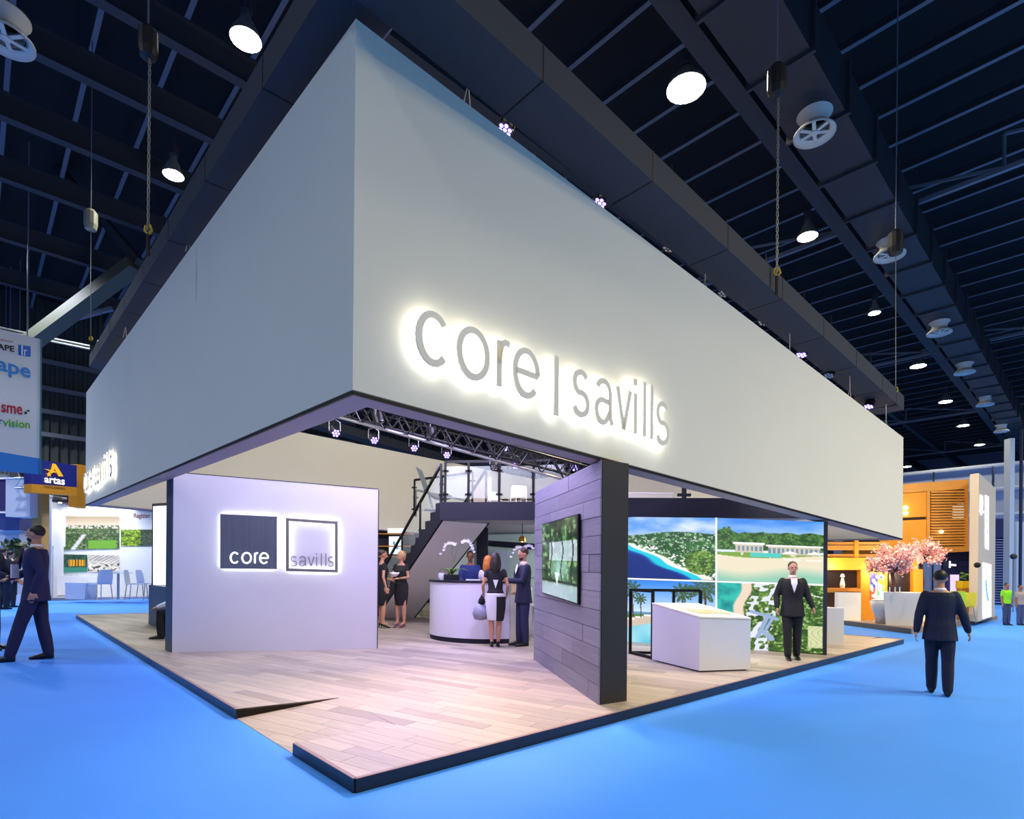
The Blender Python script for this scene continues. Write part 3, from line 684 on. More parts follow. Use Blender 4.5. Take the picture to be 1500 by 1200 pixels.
        jk = MB(); tq = MB(); tq.loft(torso_rings('f', .010, .88, 1.42)); tq.v = [up_(p) for p in tq.v]; jk.add(tq.v, tq.f); sleeves(jk, .008, .35)
        sk = MB(); rr = []
        for i in range(9):
            z_ = .50+.5*i/8; a = .118+.06*math.sin(math.pi*min(1, (z_-.38)/.6)*.62)+.0; rr.append([Vector((a*math.cos(q), (a*.72)*math.sin(q)+.004, z_)) for q in [2*math.pi*k/18 for k in range(18)]])
        sk.loft(rr)
        if legcol is None: jk.add(sk.v, sk.f)
        child(place(remesh(jk, vox*1.1, 'dress')), 'dress', cm('dress', topcol))
        if legcol: sk.v = [Vector((p.x*1.03, p.y*1.03, p.z)) for p in sk.v]; o_ = child(place(remesh(sk, vox*1.1, 'skirt')), 'skirt', cm('skirt', legcol))
    for nm in 'LR':
        if 'seated' and seated: pass
        a = J['an'+nm]; sm = MB(); z0 = -a.z
        if 'heel' in str(shoecol):
            rings = [[a+Vector((wd*math.cos(q), y, hh+ht*math.sin(q))) for q in [2*math.pi*k/10 for k in range(10)]] for y, wd, hh, ht in ((.045, .02, -.045, .03), (.02, .033, -.052, .028), (-.06, .034, -.09, .022), (-.13, .038, -.12, .018), (-.18, .022, -.122, .012))]
            sm.loft(rings); sm.tube([a+Vector((0, .03, -.06)), a+Vector((0, .035, z0))], [.015, .007], 6); col_ = shoecol.split('_')[1]
        else:
            rings = [[a+Vector((wd*math.cos(q), y, hh+ht*math.sin(q))) for q in [2*math.pi*k/12 for k in range(12)]] for y, wd, hh, ht in ((.055, .025, -.045, .035), (.03, .038, -.038, .045), (-.05, .040, -.042, .042), (-.12, .046, -.055, .03), (-.18, .038, -.062, .022), (-.205, .018, -.066, .014))]
            sm.loft(rings); col_ = shoecol
        child(place(sm.mesh('shoe', M_black, smooth=True)), 'shoe', mat('shoe'+col_, col_, .3))
    J = {k: base+(Rz @ p)*s for k, p in J.items()}; J['root'] = t; J['head'] = base+(Rz @ hc)*s; J['up'] = lambda p: base+(Rz @ up_(p))*s
    return J
PI = math.pi
# right-hand man walking away
g = G(1376, 1018); H = (1018-836)*g.y/F*1.0
person('man in dark navy suit seen from behind, walking away at the right', g, H, PI-.62, stance=(-.10, .10), spread=.09, topcol='#131a35', legcol='#0e1430', hair=('short', '#120e0d'),
       larm=((.07, .05, -.27), (.10, .06, -.52)), rarm=((-.09, -.02, -.27), (-.15, -.10, -.50)), extra='')
# left man striding left
g = G(52, 967); H = (967-770)*g.y/F
Jm = person('man in navy suit with white name badge, turned left at the far left', g, H, -1.08, headyaw=-.35, stance=(-.24, .12), spread=.08, topcol='#1e1b48', legcol='#191a42', hair=('short', '#2a1d16'),
       larm=((.05, .10, -.26), (.04, .02, -.51)), rarm=((-.04, -.10, -.25), (.02, -.30, -.34)), extra='beard')
p = Jm['up']((.02, -.20, 1.15)); bd = thing('name_badge', p, 'white name badge hanging on the chest of the navy suited man at the left', 'badge')
b0 = Vector((-1, 0, 0)); part('card', MB().slab([p+Vector((-.01,-.07,-.10)), p+Vector((-.01,.07,-.10)), p+Vector((-.01,.07,.11)), p+Vector((-.01,-.07,.11))], (-.012,0,0)), M_wshirt, bd)
part('red_stripe', MB().slab([p+Vector((-.02,-.072,-.11)), p+Vector((-.02,.072,-.11)), p+Vector((-.02,.072,-.085)), p+Vector((-.02,-.072,-.085))], (-.006,0,0)), mat('badge_red', '#c4262e'), bd)
part('lanyard', MB().tube([p+Vector((-.01,-.03,.11)), Jm['up']((-.06, -.13, 1.47))], .006, 5).tube([p+Vector((-.01,.03,.11)), Jm['up']((.06, -.13, 1.47))], .006, 5), mat('lanyard_red', '#8a2233'), bd)
# person cut by the left border
g = G(-22, 952); H = (952-775)*g.y/F
person('person in dark suit cut off by the left border', g, H, PI/2, stance=(-.05, -.12), spread=.1, topcol='#1a1c38', legcol='#171833', larm=((.05, -.1, -.25), (.02, -.3, -.38)), rarm=((-.03, -.14, -.24), (.04, -.40, -.33)), vox=.014)
# reception group
g = G(572, 914, HT)
person('woman in black dress, left one of the two talking by the logo wall', G(559, 920, HT), (920-803)*G(559, 920, HT).y/F*.98, PI/2+.5, sex='f', hair=('bun', '#3a2622'), top='dress', topcol='#121118', shoecol='heel_#0b0b0e', larm=((.05, -.06, -.26), (-.02, -.22, -.33)), rarm=((-.05, .03, -.27), (-.05, -.04, -.5)), vox=.013)
Jw = person('blonde woman in black dress holding a white bowl, facing the other woman', G(587, 919, HT), (919-805)*G(587, 919, HT).y/F*.98, -.35, sex='f', hair=('bob', '#b8956a'), top='dress', topcol='#131219', shoecol='heel_#7c3f58', larm=((.06, -.05, -.26), (-.05, -.26, -.28)), rarm=((-.06, -.05, -.26), (.05, -.26, -.28)), headyaw=-.5, vox=.013)
p = (Jw['wrL']+Jw['wrR'])/2+Vector((0, -.06, .05))
b_ = thing('serving_bowl', p, 'small white bowl held by the blonde woman in black', 'bowl'); part('bowl_body', MB().lathe(p, [(.04, 0), (.09, .03), (.12, .09), (.11, .09), (.08, .035), (.02, .02)], 16, caps=False), M_white, b_, smooth=True); part('foot_ring', MB().lathe(p, [(.045, -.01), (.045, .004)], 12), M_white, b_)
g = G(725, 948, HT); H = (948-810)*g.y/F
Jb = person('woman with long dark hair and black and white dress, at the reception counter', g, H, PI+.05, sex='f', hair=('long', '#241418'), top='dress', topcol='#15141c', legcol='#dddbe2', shoecol='heel_#0b0b0e', spread=.06,
            larm=((.08, .03, -.26), (.07, -.12, -.44)), rarm=((-.08, .04, -.26), (-.07, -.10, -.42)), headyaw=-.15)
t = Jb['root']
def on_dress(pts, dz=0): return [Jb['up'](p) for p in pts]
sk = MB(); rr = []
for i in range(9):
    z_ = .49+.45*i/8; a = (.118+.06*math.sin(math.pi*min(1, (z_-.38)/.6)*.62))*1.06+.006
    rr.append([Jb['up']((a*math.cos(q), a*.72*math.sin(q)+.004, z_)) for q in [PI/2+.1+1.7*k/8 for k in range(9)]])
sk.loft(rr, caps=False, close=False); xx = part('skirt_panel', sk, mat('cloth_dress#15141c', '#15141c', .8), t, 'black half of the skirt', smooth=True)
q = on_dress([(-.05,.128,1.25), (.05,.128,1.25), (0,.112,1.09)]); part('back_insert', MB().add(q+[p+Vector((0,-.01,0)) for p in q], [(0,1,2),(5,4,3),(0,3,4,1),(1,4,5,2),(2,5,3,0)]), M_wshirt, t, 'white triangle on the back of the dress')
mb_ = MB(); mb_.loft([[Jb['up'](((.128)*math.cos(a), .097*math.sin(a), z_)) for a in [2*PI*k/16 for k in range(16)]] for z_ in (1.035, 1.075)]); part('belt', mb_, M_wshirt, t, smooth=True)
p = Jb['wrR' if Jb['wrR'].x < Jb['wrL'].x else 'wrL']+Vector((-.05, 0, -.30))
b_ = thing('handbag', p, 'slouchy grey handbag hanging from the arm of the woman in black and white', 'bag')
part('bag_body', MB().lathe(p, [(.03, -.16), (.11, -.14), (.15, -.05), (.13, .05), (.06, .13), (.03, .15)], 14), mat('grey_leather', '#8f8fa6', .4), b_, smooth=True)
part('strap', MB().tube([p+Vector((-.03,0,.13)), p+Vector((.02,0,.30)), p+Vector((.06,0,.34)), p+Vector((.05,0,.13))], .01, 6), M_black, b_)
part('scarf', MB().lathe(p+Vector((.02,-.02,.16)), [(.02,-.06), (.07,0), (.05,.07), (.02,.12)], 8), M_black, b_, 'black scarf tied to the strap')
g = G(766, 946, HT); H = (946-803)*g.y/F
Jn = person('bearded man in navy suit standing at the right end of the counter reading papers', g, H, -PI/2+.3, stance=(.02, -.04), topcol='#171c3c', legcol='#22284e', hair=('short', '#3a2420'), larm=((.04, -.10, -.25), (-.06, -.34, -.24)), rarm=((-.04, -.08, -.25), (.08, -.32, -.24)), headpitch=.25, extra='beard')
p = (Jn['wrL']+Jn['wrR'])/2+Vector((-.10, 0, .03)); solo('paper_sheet', MB().slab([p+Vector((-.12,-.1,0)), p+Vector((.06,-.1,.03)), p+Vector((.06,.1,.03)), p+Vector((-.12,.1,0))], (0,0,.006)), M_wshirt, 'white paper in the hands of the bearded man at the counter', 'paper')
person('receptionist in a blue jacket standing behind the curved counter', G(688, 926, HT), 1.80, .1, topcol='#20306e', hair=('short', '#1c1311'), skin=M_skin2, vox=.013, top='shirt', larm=((.05, -.08, -.25), (-.02, -.26, -.35)), rarm=((-.05, -.08, -.25), (.02, -.26, -.35)))
person('woman with orange hair mostly hidden behind the woman in black and white', G(714, 937, HT), 1.66, PI-.3, sex='f', hair=('long', '#c06a28'), top='dress', topcol='#c9c3c9', shoecol='heel_#0b0b0e', vox=.013)
# man by the picture wall
g = G(1160, 966, HT); H = (966-823)*g.y/F
person('man in black suit and white shirt in front of the lit picture wall', g, H, -.25, stance=(.06, -.08), topcol='#111217', legcol='#0d0e12', hair=('short', '#3a2a20'), larm=((.08, -.01, -.26), (.14, -.10, -.46)), rarm=((-.09, .02, -.26), (-.10, -.08, -.48)), vox=.012)
# distant hall visitors
for px, py, hy, col, leg, l, hr in ((1474, 916, 853, '#7fd21e', '#2c3a66', 'person in lime green shirt near the navy roller door', '#1a1412'), (1494, 916, 856, '#9a8f8c', '#3a4a78', 'person in beige grey shirt cut by the right border', '#2a1c18')):
    g = G(px, py); person(l, g, (py-hy)*g.y/F*.98, .1, top='tee', topcol=col, legcol=leg, hair=('short', hr), vox=.02, skin=M_skin2)
for px, py, hy, l in ((4, 893, 793, 'man in dark suit in the distance at the left border'), (15, 890, 798, 'second dark suited visitor far off beside the plant')):
    g = G(px, py); person(l, g, (py-hy)*g.y/F*.9, PI, topcol='#10152a', legcol='#10152a', vox=.02)

# ================================================================== INTERIOR
def vnoise(x, y, seed=0):
    xi = np.floor(x).astype(int); yi = np.floor(y).astype(int); fx = x-xi; fy = y-yi; fx = fx*fx*(3-2*fx); fy = fy*fy*(3-2*fy)
    def h(a, b):
        n = (a*374761393+b*668265263+seed*1442695041) & 0xffffffff; n = ((n ^ (n >> 13))*1274126177) & 0xffffffff; return ((n ^ (n >> 16)) & 0xffff)/65535.0
    return (h(xi, yi)*(1-fx)+h(xi+1, yi)*fx)*(1-fy)+(h(xi, yi+1)*(1-fx)+h(xi+1, yi+1)*fx)*fy
def fbm(x, y, seed=0, o=4): return sum(vnoise(x*2**k, y*2**k, seed+k)*.5**k for k in range(o))/sum(.5**k for k in range(o))
def hexc(c): c = c.lstrip('#'); return np.array([int(c[i:i+2], 16)/255 for i in (0, 2, 4)])
def mixc(a, b, t): return a*(1-t[..., None])+b*t[..., None]
def step(e, x, w=.01): return np.clip((x-e)/w+.5, 0, 1)
def paint(img, mask, col):
    col = hexc(col) if isinstance(col, str) else col; return img*(1-mask[..., None])+col*mask[..., None]
def foliage(x, y, sc_, seed, dark='#1d3a17', light='#6f9a3c', hi='#c9d98a'):
    n = fbm(x*sc_, y*sc_, seed); n2 = fbm(x*sc_*3, y*sc_*3, seed+9, 2); im = mixc(hexc(dark), hexc(light), np.clip((n*.6+n2*.5-.3)*2.4, 0, 1)); return mixc(im, hexc(hi), step(.68, n2, .12)*.6)
def palm(im, x, y, cx, cy, h, s, seed=1):
    im = paint(im, (np.abs(x-cx-(y-cy)*.03) < .006*s+.002)*(y > cy)*(y < cy+h)*1.0, '#4a3a2a')
    r = np.hypot((x-cx)/1.0, (y-cy)*.75); a = np.arctan2((y-cy)*.75, x-cx); lob = np.abs(np.sin(a*5+seed)); return paint(im, ((r < s*.1*(.45+.75*lob))*1.0)*(vnoise(x*120, y*120, seed) > .22), '#3c5a2c')
# pictures: x,y in 0..1, y downwards
def pic_bay(x, y):
    sky = mixc(hexc('#4f8fe8'), hexc('#dfe6f6'), np.clip(fbm(x*4, y*7, 3)*1.5-.35+y*.5, 0, 1))
    hill = .27+.05*np.sin(x*5+.6)*(1-x)-.0*x-.03*np.sin(x*3); im = sky
    land = foliage(x, y, 14, 5, '#1c4420', '#3f7a38', '#dfe6da'); spk = vnoise(x*70, y*80, 8); land = paint(land, (spk > .88)*(y < .62)*1.0, '#eef2f2')
    im = im*(1-step(hill, y, .01)[..., None])+land*step(hill, y, .01)[..., None]
    coast = (y-.44)*1.35+.12+.03*np.sin(y*22); sea = step(.44, y, .02)*(1-step(coast, x, .02))
    seac = mixc(hexc('#1fc3d8'), hexc('#0c4fbc'), step(.10+.0*y, (coast-x)+.06*fbm(x*8, y*8, 4)-.05, .05)); seac = mixc(seac, hexc('#0a2c78'), step(.62, y+.3*(coast-x), .15)*step(.14, coast-x, .1))
    sandm = step(.43, y, .02)*(1-step(coast+.045+.06*y, x, .015)); im = paint(im, sandm, '#f0e6da'); im = im*(1-sea[..., None])+seac*sea[..., None]
    roofs = step(.45, y, .02)*(vnoise(x*45+y*20, y*50, 12) > .62)*(np.abs(x-coast-.16) < .10); im = paint(im, roofs*1.0, '#f3f3f5')
    hm_ = (np.hypot((x-.86), (y-.72)*.8) < .16)*1.0; im = im*(1-hm_[..., None])+foliage(x, y, 20, 31)*hm_[..., None]
    return im
def pic_villa(x, y):
    im = mixc(hexc('#3f86e0'), hexc('#d9e6f5'), np.clip(y*2.2+fbm(x*4, y*8, 21)*.8-.5, 0, 1))
    tl = .24-.07*fbm(x*9, x*0+3, 5)-.10*np.exp(-((x-.1)/.06)**2)*fbm(x*40, y*20, 2); tr_ = step(tl, y, .01)*(y < .5); im = im*(1-tr_[..., None])+foliage(x, y, 22, 41, '#1b3a1d', '#4c7a34', '#7fa24e')*tr_[..., None]
    sand = step(.54+.02*np.sin(x*9), y, .02); im = paint(im, sand, '#e2d8bd'); im = mixc(im, hexc('#7fbfa8'), step(.86+.05*np.sin(x*6), y, .16)*.85)
    gl = (y > .53)*(y < .58+.04*np.sin(x*4))*(fbm(x*20, y*20, 4) > .35); im = paint(im, gl*1.0, '#7ba03f')
    for x0, x1, y0 in ((.18, .45, .40), (.50, .97, .42)):
        b = (x > x0)*(x < x1)*(y > y0)*(y < y0+.13); gla = (np.sin(x*150) > -.2)*1.0; im = paint(im, b*1.0, '#c9bfa8'); im = paint(im, b*gla*(y > y0+.03)*(y < y0+.11), '#6f8aa0'); im = paint(im, (x > x0-.02)*(x < x1+.02)*(y > y0-.025)*(y < y0+.008)*1.0, '#f4f4f2')
    im = paint(im, (x > .33)*(x < .62)*(y > .53)*(y < .60)*1.0, '#4fc3bd')
    for ux in (.70, .92): im = paint(im, (np.abs(x-ux) < .07)*(y > .49+np.abs(x-ux)*.5)*(y < .535)*1.0, '#f5f5f5')
    for ux in (.68, .76, .88, .95): im = paint(im, (np.abs(x-ux) < .035)*(np.abs(y-.63) < .014)*1.0, '#f0e9dd')
    return im
def pic_pool(x, y):
    im = mixc(hexc('#2f7fe0'), hexc('#e4edf6'), np.clip(y*1.7, 0, 1)); hz = step(.50, y, .01)
    im = paint(im, hz, '#5d8fb0'); im = paint(im, step(.54, y, .01), '#4e7a3a'); im = paint(im, step(.62-.18*(x-.0), y, .01), '#c9b8a6')
    im = paint(im, step(.80-.35*x, y, .02), '#4fb3cc'); im = mixc(im, hexc('#bfe4ee'), step(.80-.35*x, y, .02)*fbm(x*6, y*3, 5)*.8)
    for k in range(4): im = paint(im, (np.abs(x-.06-.09*k) < .04)*(np.abs(y-.66+.035*k) < .012)*1.0, '#f4ede4')
    for cx, cy, h, s in ((.16, .14, .45, .9), (.25, .30, .3, .6), (.68, .18, .35, 1.0), (.90, .08, .6, 1.6), (.01, .02, .3, 1.2)): im = palm(im, x, y, cx, cy, h, s, int(cx*30))
    return im
def pic_aerial(x, y):
    im = foliage(x, y, 16, 71, '#1c3a14', '#56812c', '#dfe8b0'); c = .34-.16*y+.02*np.sin(y*14)
    sea = 1-step(c-.10, x, .02); im = paint(im, (1-step(c, x, .015)), '#e2cdb8'); sc_ = mixc(hexc('#2fb6a6'), hexc('#0a7d80'), np.clip(fbm(x*9, y*9, 6)*2.2-.7, 0, 1)); im = im*(1-sea[..., None])+sc_*sea[..., None]
    rf = (vnoise(x*26+y*9, y*24, 14) > .6)*(x > c+.02)*(x < c+.30); im = paint(im, rf*1.0, '#d7dbe6')
    for x0, y0, x1, y1, w_ in ((.34, .42, .58, .52, .022), (.50, .46, .40, .80, .022), (.55, .48, .48, .68, .016), (.46, .72, .53, .82, .03)):
        t_ = np.clip(((x-x0)*(x1-x0)+(y-y0)*(y1-y0))/((x1-x0)**2+(y1-y0)**2), 0, 1); dd_ = np.hypot(x-x0-t_*(x1-x0), y-y0-t_*(y1-y0)); im = paint(im, (dd_ < w_)*1.0, '#8fa6c8')
    cv = np.abs(np.hypot(x-1.0, y+.05)-.22) < .006; im = paint(im, cv*1.0, '#e8e8e0')
    mp_ = (x > .86)*(x < .985)*(y > .60)*(y < .92); im = paint(im, mp_*1.0, '#c9cf9e'); im = paint(im, mp_*(np.abs(np.sin(x*60+3*np.sin(y*20))) < .15), '#8a9a6a'); return im
def pic_garden(x, y):
    im = foliage(x, y, 6, 81, '#0c1a10', '#3f6e3c', '#9fc08a'); im = paint(im, ((x > .25)*(y > .28)*(y < .52))*.75, '#c4cde0'); bl = np.exp(-((x-.55)/.25)**2-((y-.62)/.16)**2); im = mixc(im, hexc('#a8d8cc'), np.clip(bl, 0, 1)*.8)
    for cx in (.3, .62, .88): im = paint(im, (np.abs(x-cx+.03*np.sin(y*12)) < .016)*(y < .8)*1.0, '#1a1f1a')
    im = paint(im, step(.82, y, .03)*.85, '#9fb4bc'); im = paint(im, (y > .78)*(y < .82)*1.0, '#22301f'); im = paint(im, (np.abs(x-.48) < (.86-y)*.35)*(y > .68)*(y < .85)*1.0, '#d6dfe6'); return im
def pic_park(x, y):
    im = mixc(hexc('#b9a48c'), hexc('#e6d8c4'), np.clip(y*4, 0, 1)); b = step(.27, y, .01); im = im*(1-b[..., None])+foliage(x, y, 15, 91, '#24401f', '#4d7436', '#c8ccc0')*b[..., None]
    im = paint(im, (y > .25)*(y < .36)*(vnoise(x*60, y*20, 3) > .5), '#dcd6cc'); im = paint(im, (x > .5)*(y > .72)*(y < .98)*(x < .95)*1.0, '#6fae38'); im = paint(im, (np.abs(x-.42+(y-.6)*.4) < .035)*(y > .55)*1.0, '#d5d8dc'); return im
def pic_night(x, y):
    im = foliage(x, y, 12, 33, '#0e2a26', '#2c5a46', '#6a9a80'); im = paint(im, (x > .3)*(x < .9)*(y > .3)*(y < .65)*1.0, '#e0a020'); im = paint(im, (x > .3)*(x < .9)*(y > .3)*(y < .65)*(np.sin(x*60) > .6), '#3a2a10'); return paint(im, step(.72, y, .03), '#2f7f70')
def pic_room(x, y):
    im = mixc(hexc('#f2f2f4'), hexc('#b8b4b4'), fbm(x*6, y*5, 44)); im = paint(im, (y < .3+.2*x)*(np.sin((x+y)*40) > .3), '#8c8f9c'); return paint(im, (vnoise(x*16, y*12, 9) > .66)*(y > .5), '#4a4648')
def pic_fruit(x, y):
    im = foliage(x, y, 8, 52, '#22360f', '#7fb524', '#e6ee60'); return paint(im, (x > .62)*.7, '#2a3550')
def pic_colour(x, y):
    im = mixc(hexc('#6a3fd0'), hexc('#3a6ae0'), y); im = paint(im, (x > .52)*1.0, '#f0cf3a'); im = paint(im, (x > .52)*(y > .6), '#5fd060'); im = paint(im, (x < .52)*(y > .55), '#e0563a'); im = paint(im, (vnoise(x*7, y*8, 3) > .55)*(np.abs(x-.5) > .05), '#f6f4ff'); return im
def pic_ice(x, y):
    im = mixc(hexc('#f4f8ff'), hexc('#cfe2f8'), fbm(x*4, y*6, 4)); im = paint(im, (np.abs(x-.55+.2*np.sin(y*5)) < .08)*(y > .3)*(y < .7)*1.0, '#3a78a8'); return im
def pic_table(x, y):
    im = mixc(hexc('#e9e4d2'), hexc('#f4f1ea'), fbm(x*3, y*3, 2)); return im
def picture(name, q, fn, nx, ny, m_, parent, off, depth=.012, label=None):
    """lit print: tl, tr, br, bl corners"""
    f_ = quad_map(*q); xs_, ys_ = np.meshgrid(np.linspace(0, 1, nx), np.linspace(0, 1, ny)); col = np.clip(fn(xs_, ys_), 0, 1)
    mb = MB(); mb.keep = True; mb.v = [f_(xs_[j, i], 1-ys_[j, i])+off*depth for j in range(ny) for i in range(nx)]
    mb.f = [(j*nx+i, (j+1)*nx+i, (j+1)*nx+i+1, j*nx+i+1) for j in range(ny-1) for i in range(nx-1)]
    o = part(name, mb, m_, parent, label); me = o.data
    c = np.where(col > .04045, ((col+.055)/1.055)**2.4, col/12.92).reshape(-1, 3)
    a = me.color_attributes.new('print', 'FLOAT_COLOR', 'POINT'); a.data.foreach_set('color', np.concatenate([c, np.ones((len(c), 1))], 1).ravel().astype('f')); return o
E_print = attr_mat('backlit_print', 'print', .5, .95, 0); E_screen = attr_mat('screen_image', 'print', .15, 1.1, 0); E_bright = attr_mat('bright_lightbox', 'print', .4, 1.5, 0); P_print = attr_mat('printed_board', 'print', .5, 0, 1)

# --- logo wall
w0 = G(252, 956, HT); w1 = G(552, 950, HT); W = Wall(w0, w1)
z0t = W.p(252, 692).z; z1t = W.p(552, 717).z; nb = -W.n*.22
lw = thing('logo_wall', w0, 'free-standing white wall with two lit square logos at the left of the booth', 'partition')
part('wall_face', MB().hexa([w0, w1, w1+nb, w0+nb], [v(w0,z0t), v(w1,z1t), v(w1+nb,z1t), v(w0+nb,z0t)]), mat('wall_white_matt', '#dcdbe2', .55), lw)
ed = W.d*-.006
part('end_board', MB().hexa([w0-W.d*.012-W.n*-.002, w0+nb*1.6-W.d*.22, w0+nb*1.6-W.d*.2, w0-W.d*.0], [v(w0-W.d*.012,z0t+.02), v(w0+nb*1.6-W.d*.22,z0t+.02), v(w0+nb*1.6-W.d*.2,z0t+.02), v(w0-W.d*.0,z0t+.02)]), mat('slate_edge', '#3f4658', .5), lw)
part('cap_strip', MB().slab([v(w0,z0t)+W.n*.004, v(w1,z1t)+W.n*.004, v(w1+nb,z1t), v(w0+nb,z0t)], Z3*.012), M_dark, lw)
part('edge_strip', MB().slab([w1+W.n*.003, w1+nb, v(w1+nb,z1t), v(w1,z1t)+W.n*.003], W.d*.012), M_dark, lw)
def plate(x0, y0, x1, y1, x0b, y0b, off): return [W.p(x0, y0, off), W.p(x1, y1, off)]
def Q(a, b, c, d, off, W=W): return [W.p(*a, off), W.p(*b, off), W.p(*c, off), W.p(*d, off)]
st_ = mat('brushed_steel', '#767b8a', .35, .55, noise=.12, scale=3, stretch=(30, 30, .3))
q = Q((323,753), (406,757), (406,834), (323,833), .05); cp = part('core_plate', MB().slab(q, W.n*.02), st_, lw)
G_edge = glow('edge_led', '#fbfdff', 7)
def frame_strip(parent, q, wd, n_, off0, m_, name):
    tl, tr, br, bl = q; c = (tl+tr+br+bl)/4; inn = [p+(c-p).normalized()*wd for p in q]; mb = MB()
    for i in range(4): j = (i+1) % 4; mb.hexa([q[i], q[j], inn[j], inn[i]], [q[i]+n_, q[j]+n_, inn[j]+n_, inn[i]+n_])
    return part(name, mb, m_, parent)
q = Q((325,754.5), (404.5,758.5), (404.5,832.5), (325,831.5), .008); frame_strip(cp, q, .03, W.n*.036, 0, G_edge, 'light_strip')
q = Q((419,759), (495,764), (495,839), (419,837), .05); sp_ = frame_strip(lw, q, .07, W.n*.02, 0, mat('bronze_frame', '#8f8b88', .35, .5), 'savills_frame'.replace('savills', 'square'))
q = Q((420,760), (494,765), (494,838), (420,836), .01); frame_strip(sp_, q, .05, W.n*.034, 0, G_edge, 'light_strip')
def small_word(parent, word, boxes, yb, yt, sw, off, m_, name='letter'):
    zb_ = W.p(400, yb, off).z; zt_ = W.p(400, yt, off).z
    for ch, (a, b) in zip(word, boxes):
        sa = (W.p(a, 800, off)-W.a).dot(W.d); sb = (W.p(b, 800, off)-W.a).dot(W.d); f = MB(); to3 = lambda p, n: W.a+W.d*p[0]+Z3*p[1]+W.n*(off+n)
        for st in GL[ch]: ribbon(f, [(sa+sw/2+(sb-sa-sw)*x, zb_+sw/2+(zt_-zb_-sw)*y) for x, y in st], sw, to3, 0, .012)
        part(name, f, m_, parent)
small_word(cp, 'core', [(337,351), (354,369), (372,379), (380,394)], 826.5, 809.5, .022, .071, glow('white_letter', '#ffffff', 2.2))
small_word(lw, 'savills', [(425,436), (438,450), (451,461), (461,467), (468,474), (475,480), (480,490)], 830, 814, .02, .012, mat('grey_letter', '#8e8a96', .5))
# --- plank clad wall with screen
c0 = G(879, 1033, HT); c1 = G(783, 966, HT); c2 = G(918, 1027, HT)
W2 = Wall(c0, c1); th = c2-c0; zt0 = 2.57; zt1 = D(783, 721, c1.y).z
pw = thing('plank_wall', c0, 'tall angled wall clad in grey-violet planks with a dark end face', 'partition')
bk = c1+th*.9
part('core_board', MB().hexa([c0+th*.02, c2, bk, c1+th*.05], [v(c0+th*.02,zt0), v(c2,zt0), v(bk,zt1), v(c1+th*.05,zt1)]), mat('dark_end', '#262326', .65, noise=.08, scale=3), pw)
WOODROT['grey_plank'] = 0
M_gplank = wood_mat('grey_plank', ['#737083', '#827f90', '#8b8899', '#7a7789'], .55, (.8, .8, 14))
nrow = 13; Lw = (c1-c0).length; dW = (c1-c0).normalized(); ztop = lambda s: zt0+(zt1-zt0)*s/Lw
for r in range(nrow):
    s = 0; k = 0
    cuts = [0]+sorted([(.35+.21*((r*5) % 7)/1)*1.0, (.35+.21*((r*5) % 7))+1.45])+[Lw]; cuts = [min(c, Lw) for c in cuts]
    for a, b in zip(cuts, cuts[1:]):
        if b-a < .05: continue
        f = lambda s, i: HT+(ztop(s)-HT)*i/nrow
        pr_ = .012+.006*random.random(); p0 = c0+dW*(a+.002); p1 = c0+dW*(b-.002)
        mb = MB().slab([v(p0, f(a,r)+.003), v(p1, f(b,r)+.003), v(p1, f(b,r+1)-.003), v(p0, f(a,r+1)-.003)], W2.n*pr_)
        me = tone_mesh(mb, 'plank', M_gplank, pw.location, [random.random()]*6); o = bpy.data.objects.new('plank', me); C.objects.link(o); o.parent = pw
tv = thing('wall_screen', W2.p(825, 885, .02), 'flat screen showing a green garden, set in the plank wall', 'screen')
q = [W2.p(797, 768, .02), W2.p(850.5, 753, .02), W2.p(850.5, 886, .02), W2.p(797, 869, .02)]
part('screen_body', MB().slab(q, W2.n*.03), M_black, tv); cc = sum(q, Vector())/4
picture('display', [p+(cc-p)*.03 for p in q], pic_garden, 60, 90, E_screen, tv, W2.n, .034)
# --- lit picture wall, four prints
i0 = G(1211, 959.5, HT); i1 = G(905, 939, HT); W3 = Wall(i0, i1); zi = lambda px, py: W3.p(px, py).z
iw = thing('picture_wall', i0, 'backlit wall of four large beach and resort photographs in white borders', 'display wall')
part('wall_body', MB().hexa([i0, i1, i1-W3.n*.25, i0-W3.n*.25], [v(i0,zi(1211,765)), v(i1,zi(905,756)), v(i1-W3.n*.25,zi(905,756)), v(i0-W3.n*.25,zi(1211,765))]), M_dark, iw)
for nm, q, fn in (('picture', ((905,757.5), (1048,759), (1048,850), (905,846)), pic_bay), ('picture', ((1050.5,759), (1207,765), (1207,856), (1050.5,850.5)), pic_villa),
                  ('picture', ((905,849), (1048,853), (1048,949), (905,940)), pic_pool), ('picture', ((1050.5,853), (1207,858.5), (1207,957.5), (1050.5,949.5)), pic_aerial)):
    picture(nm, [W3.p(*a) for a in q], fn, 190, 120, E_print, iw, W3.n, .03, {pic_bay: 'blue bay with sandy beach and hillside', pic_villa: 'white beach villa behind pale sand', pic_pool: 'pool and palm trees under blue sky', pic_aerial: 'aerial view of green coast with pool houses'}[fn])
for a, b in (((1049.2,758.5), (1049.2,950)), ((905,847.3), (1208,857.2))):
    p, q = W3.p(*a, .03), W3.p(*b, .03); part('divider', MB().bar(p, q, .03, .03, up=W3.n), glow('border_white', '#eef2fa', .9), iw)
part('end_post', MB().hexa([i0+W3.n*.05, i0-W3.n*.26, i0-W3.n*.26-W3.d*-.06*(-1 if W3.d.x > 0 else 1), i0+W3.n*.05-W3.d*-.06*(-1 if W3.d.x > 0 else 1)], [p+Z3*(zi(1211,765)-HT) for p in (i0+W3.n*.05, i0-W3.n*.26, i0-W3.n*.26-W3.d*-.06*(-1 if W3.d.x > 0 else 1), i0+W3.n*.05-W3.d*-.06*(-1 if W3.d.x > 0 else 1))]), M_dark, iw)
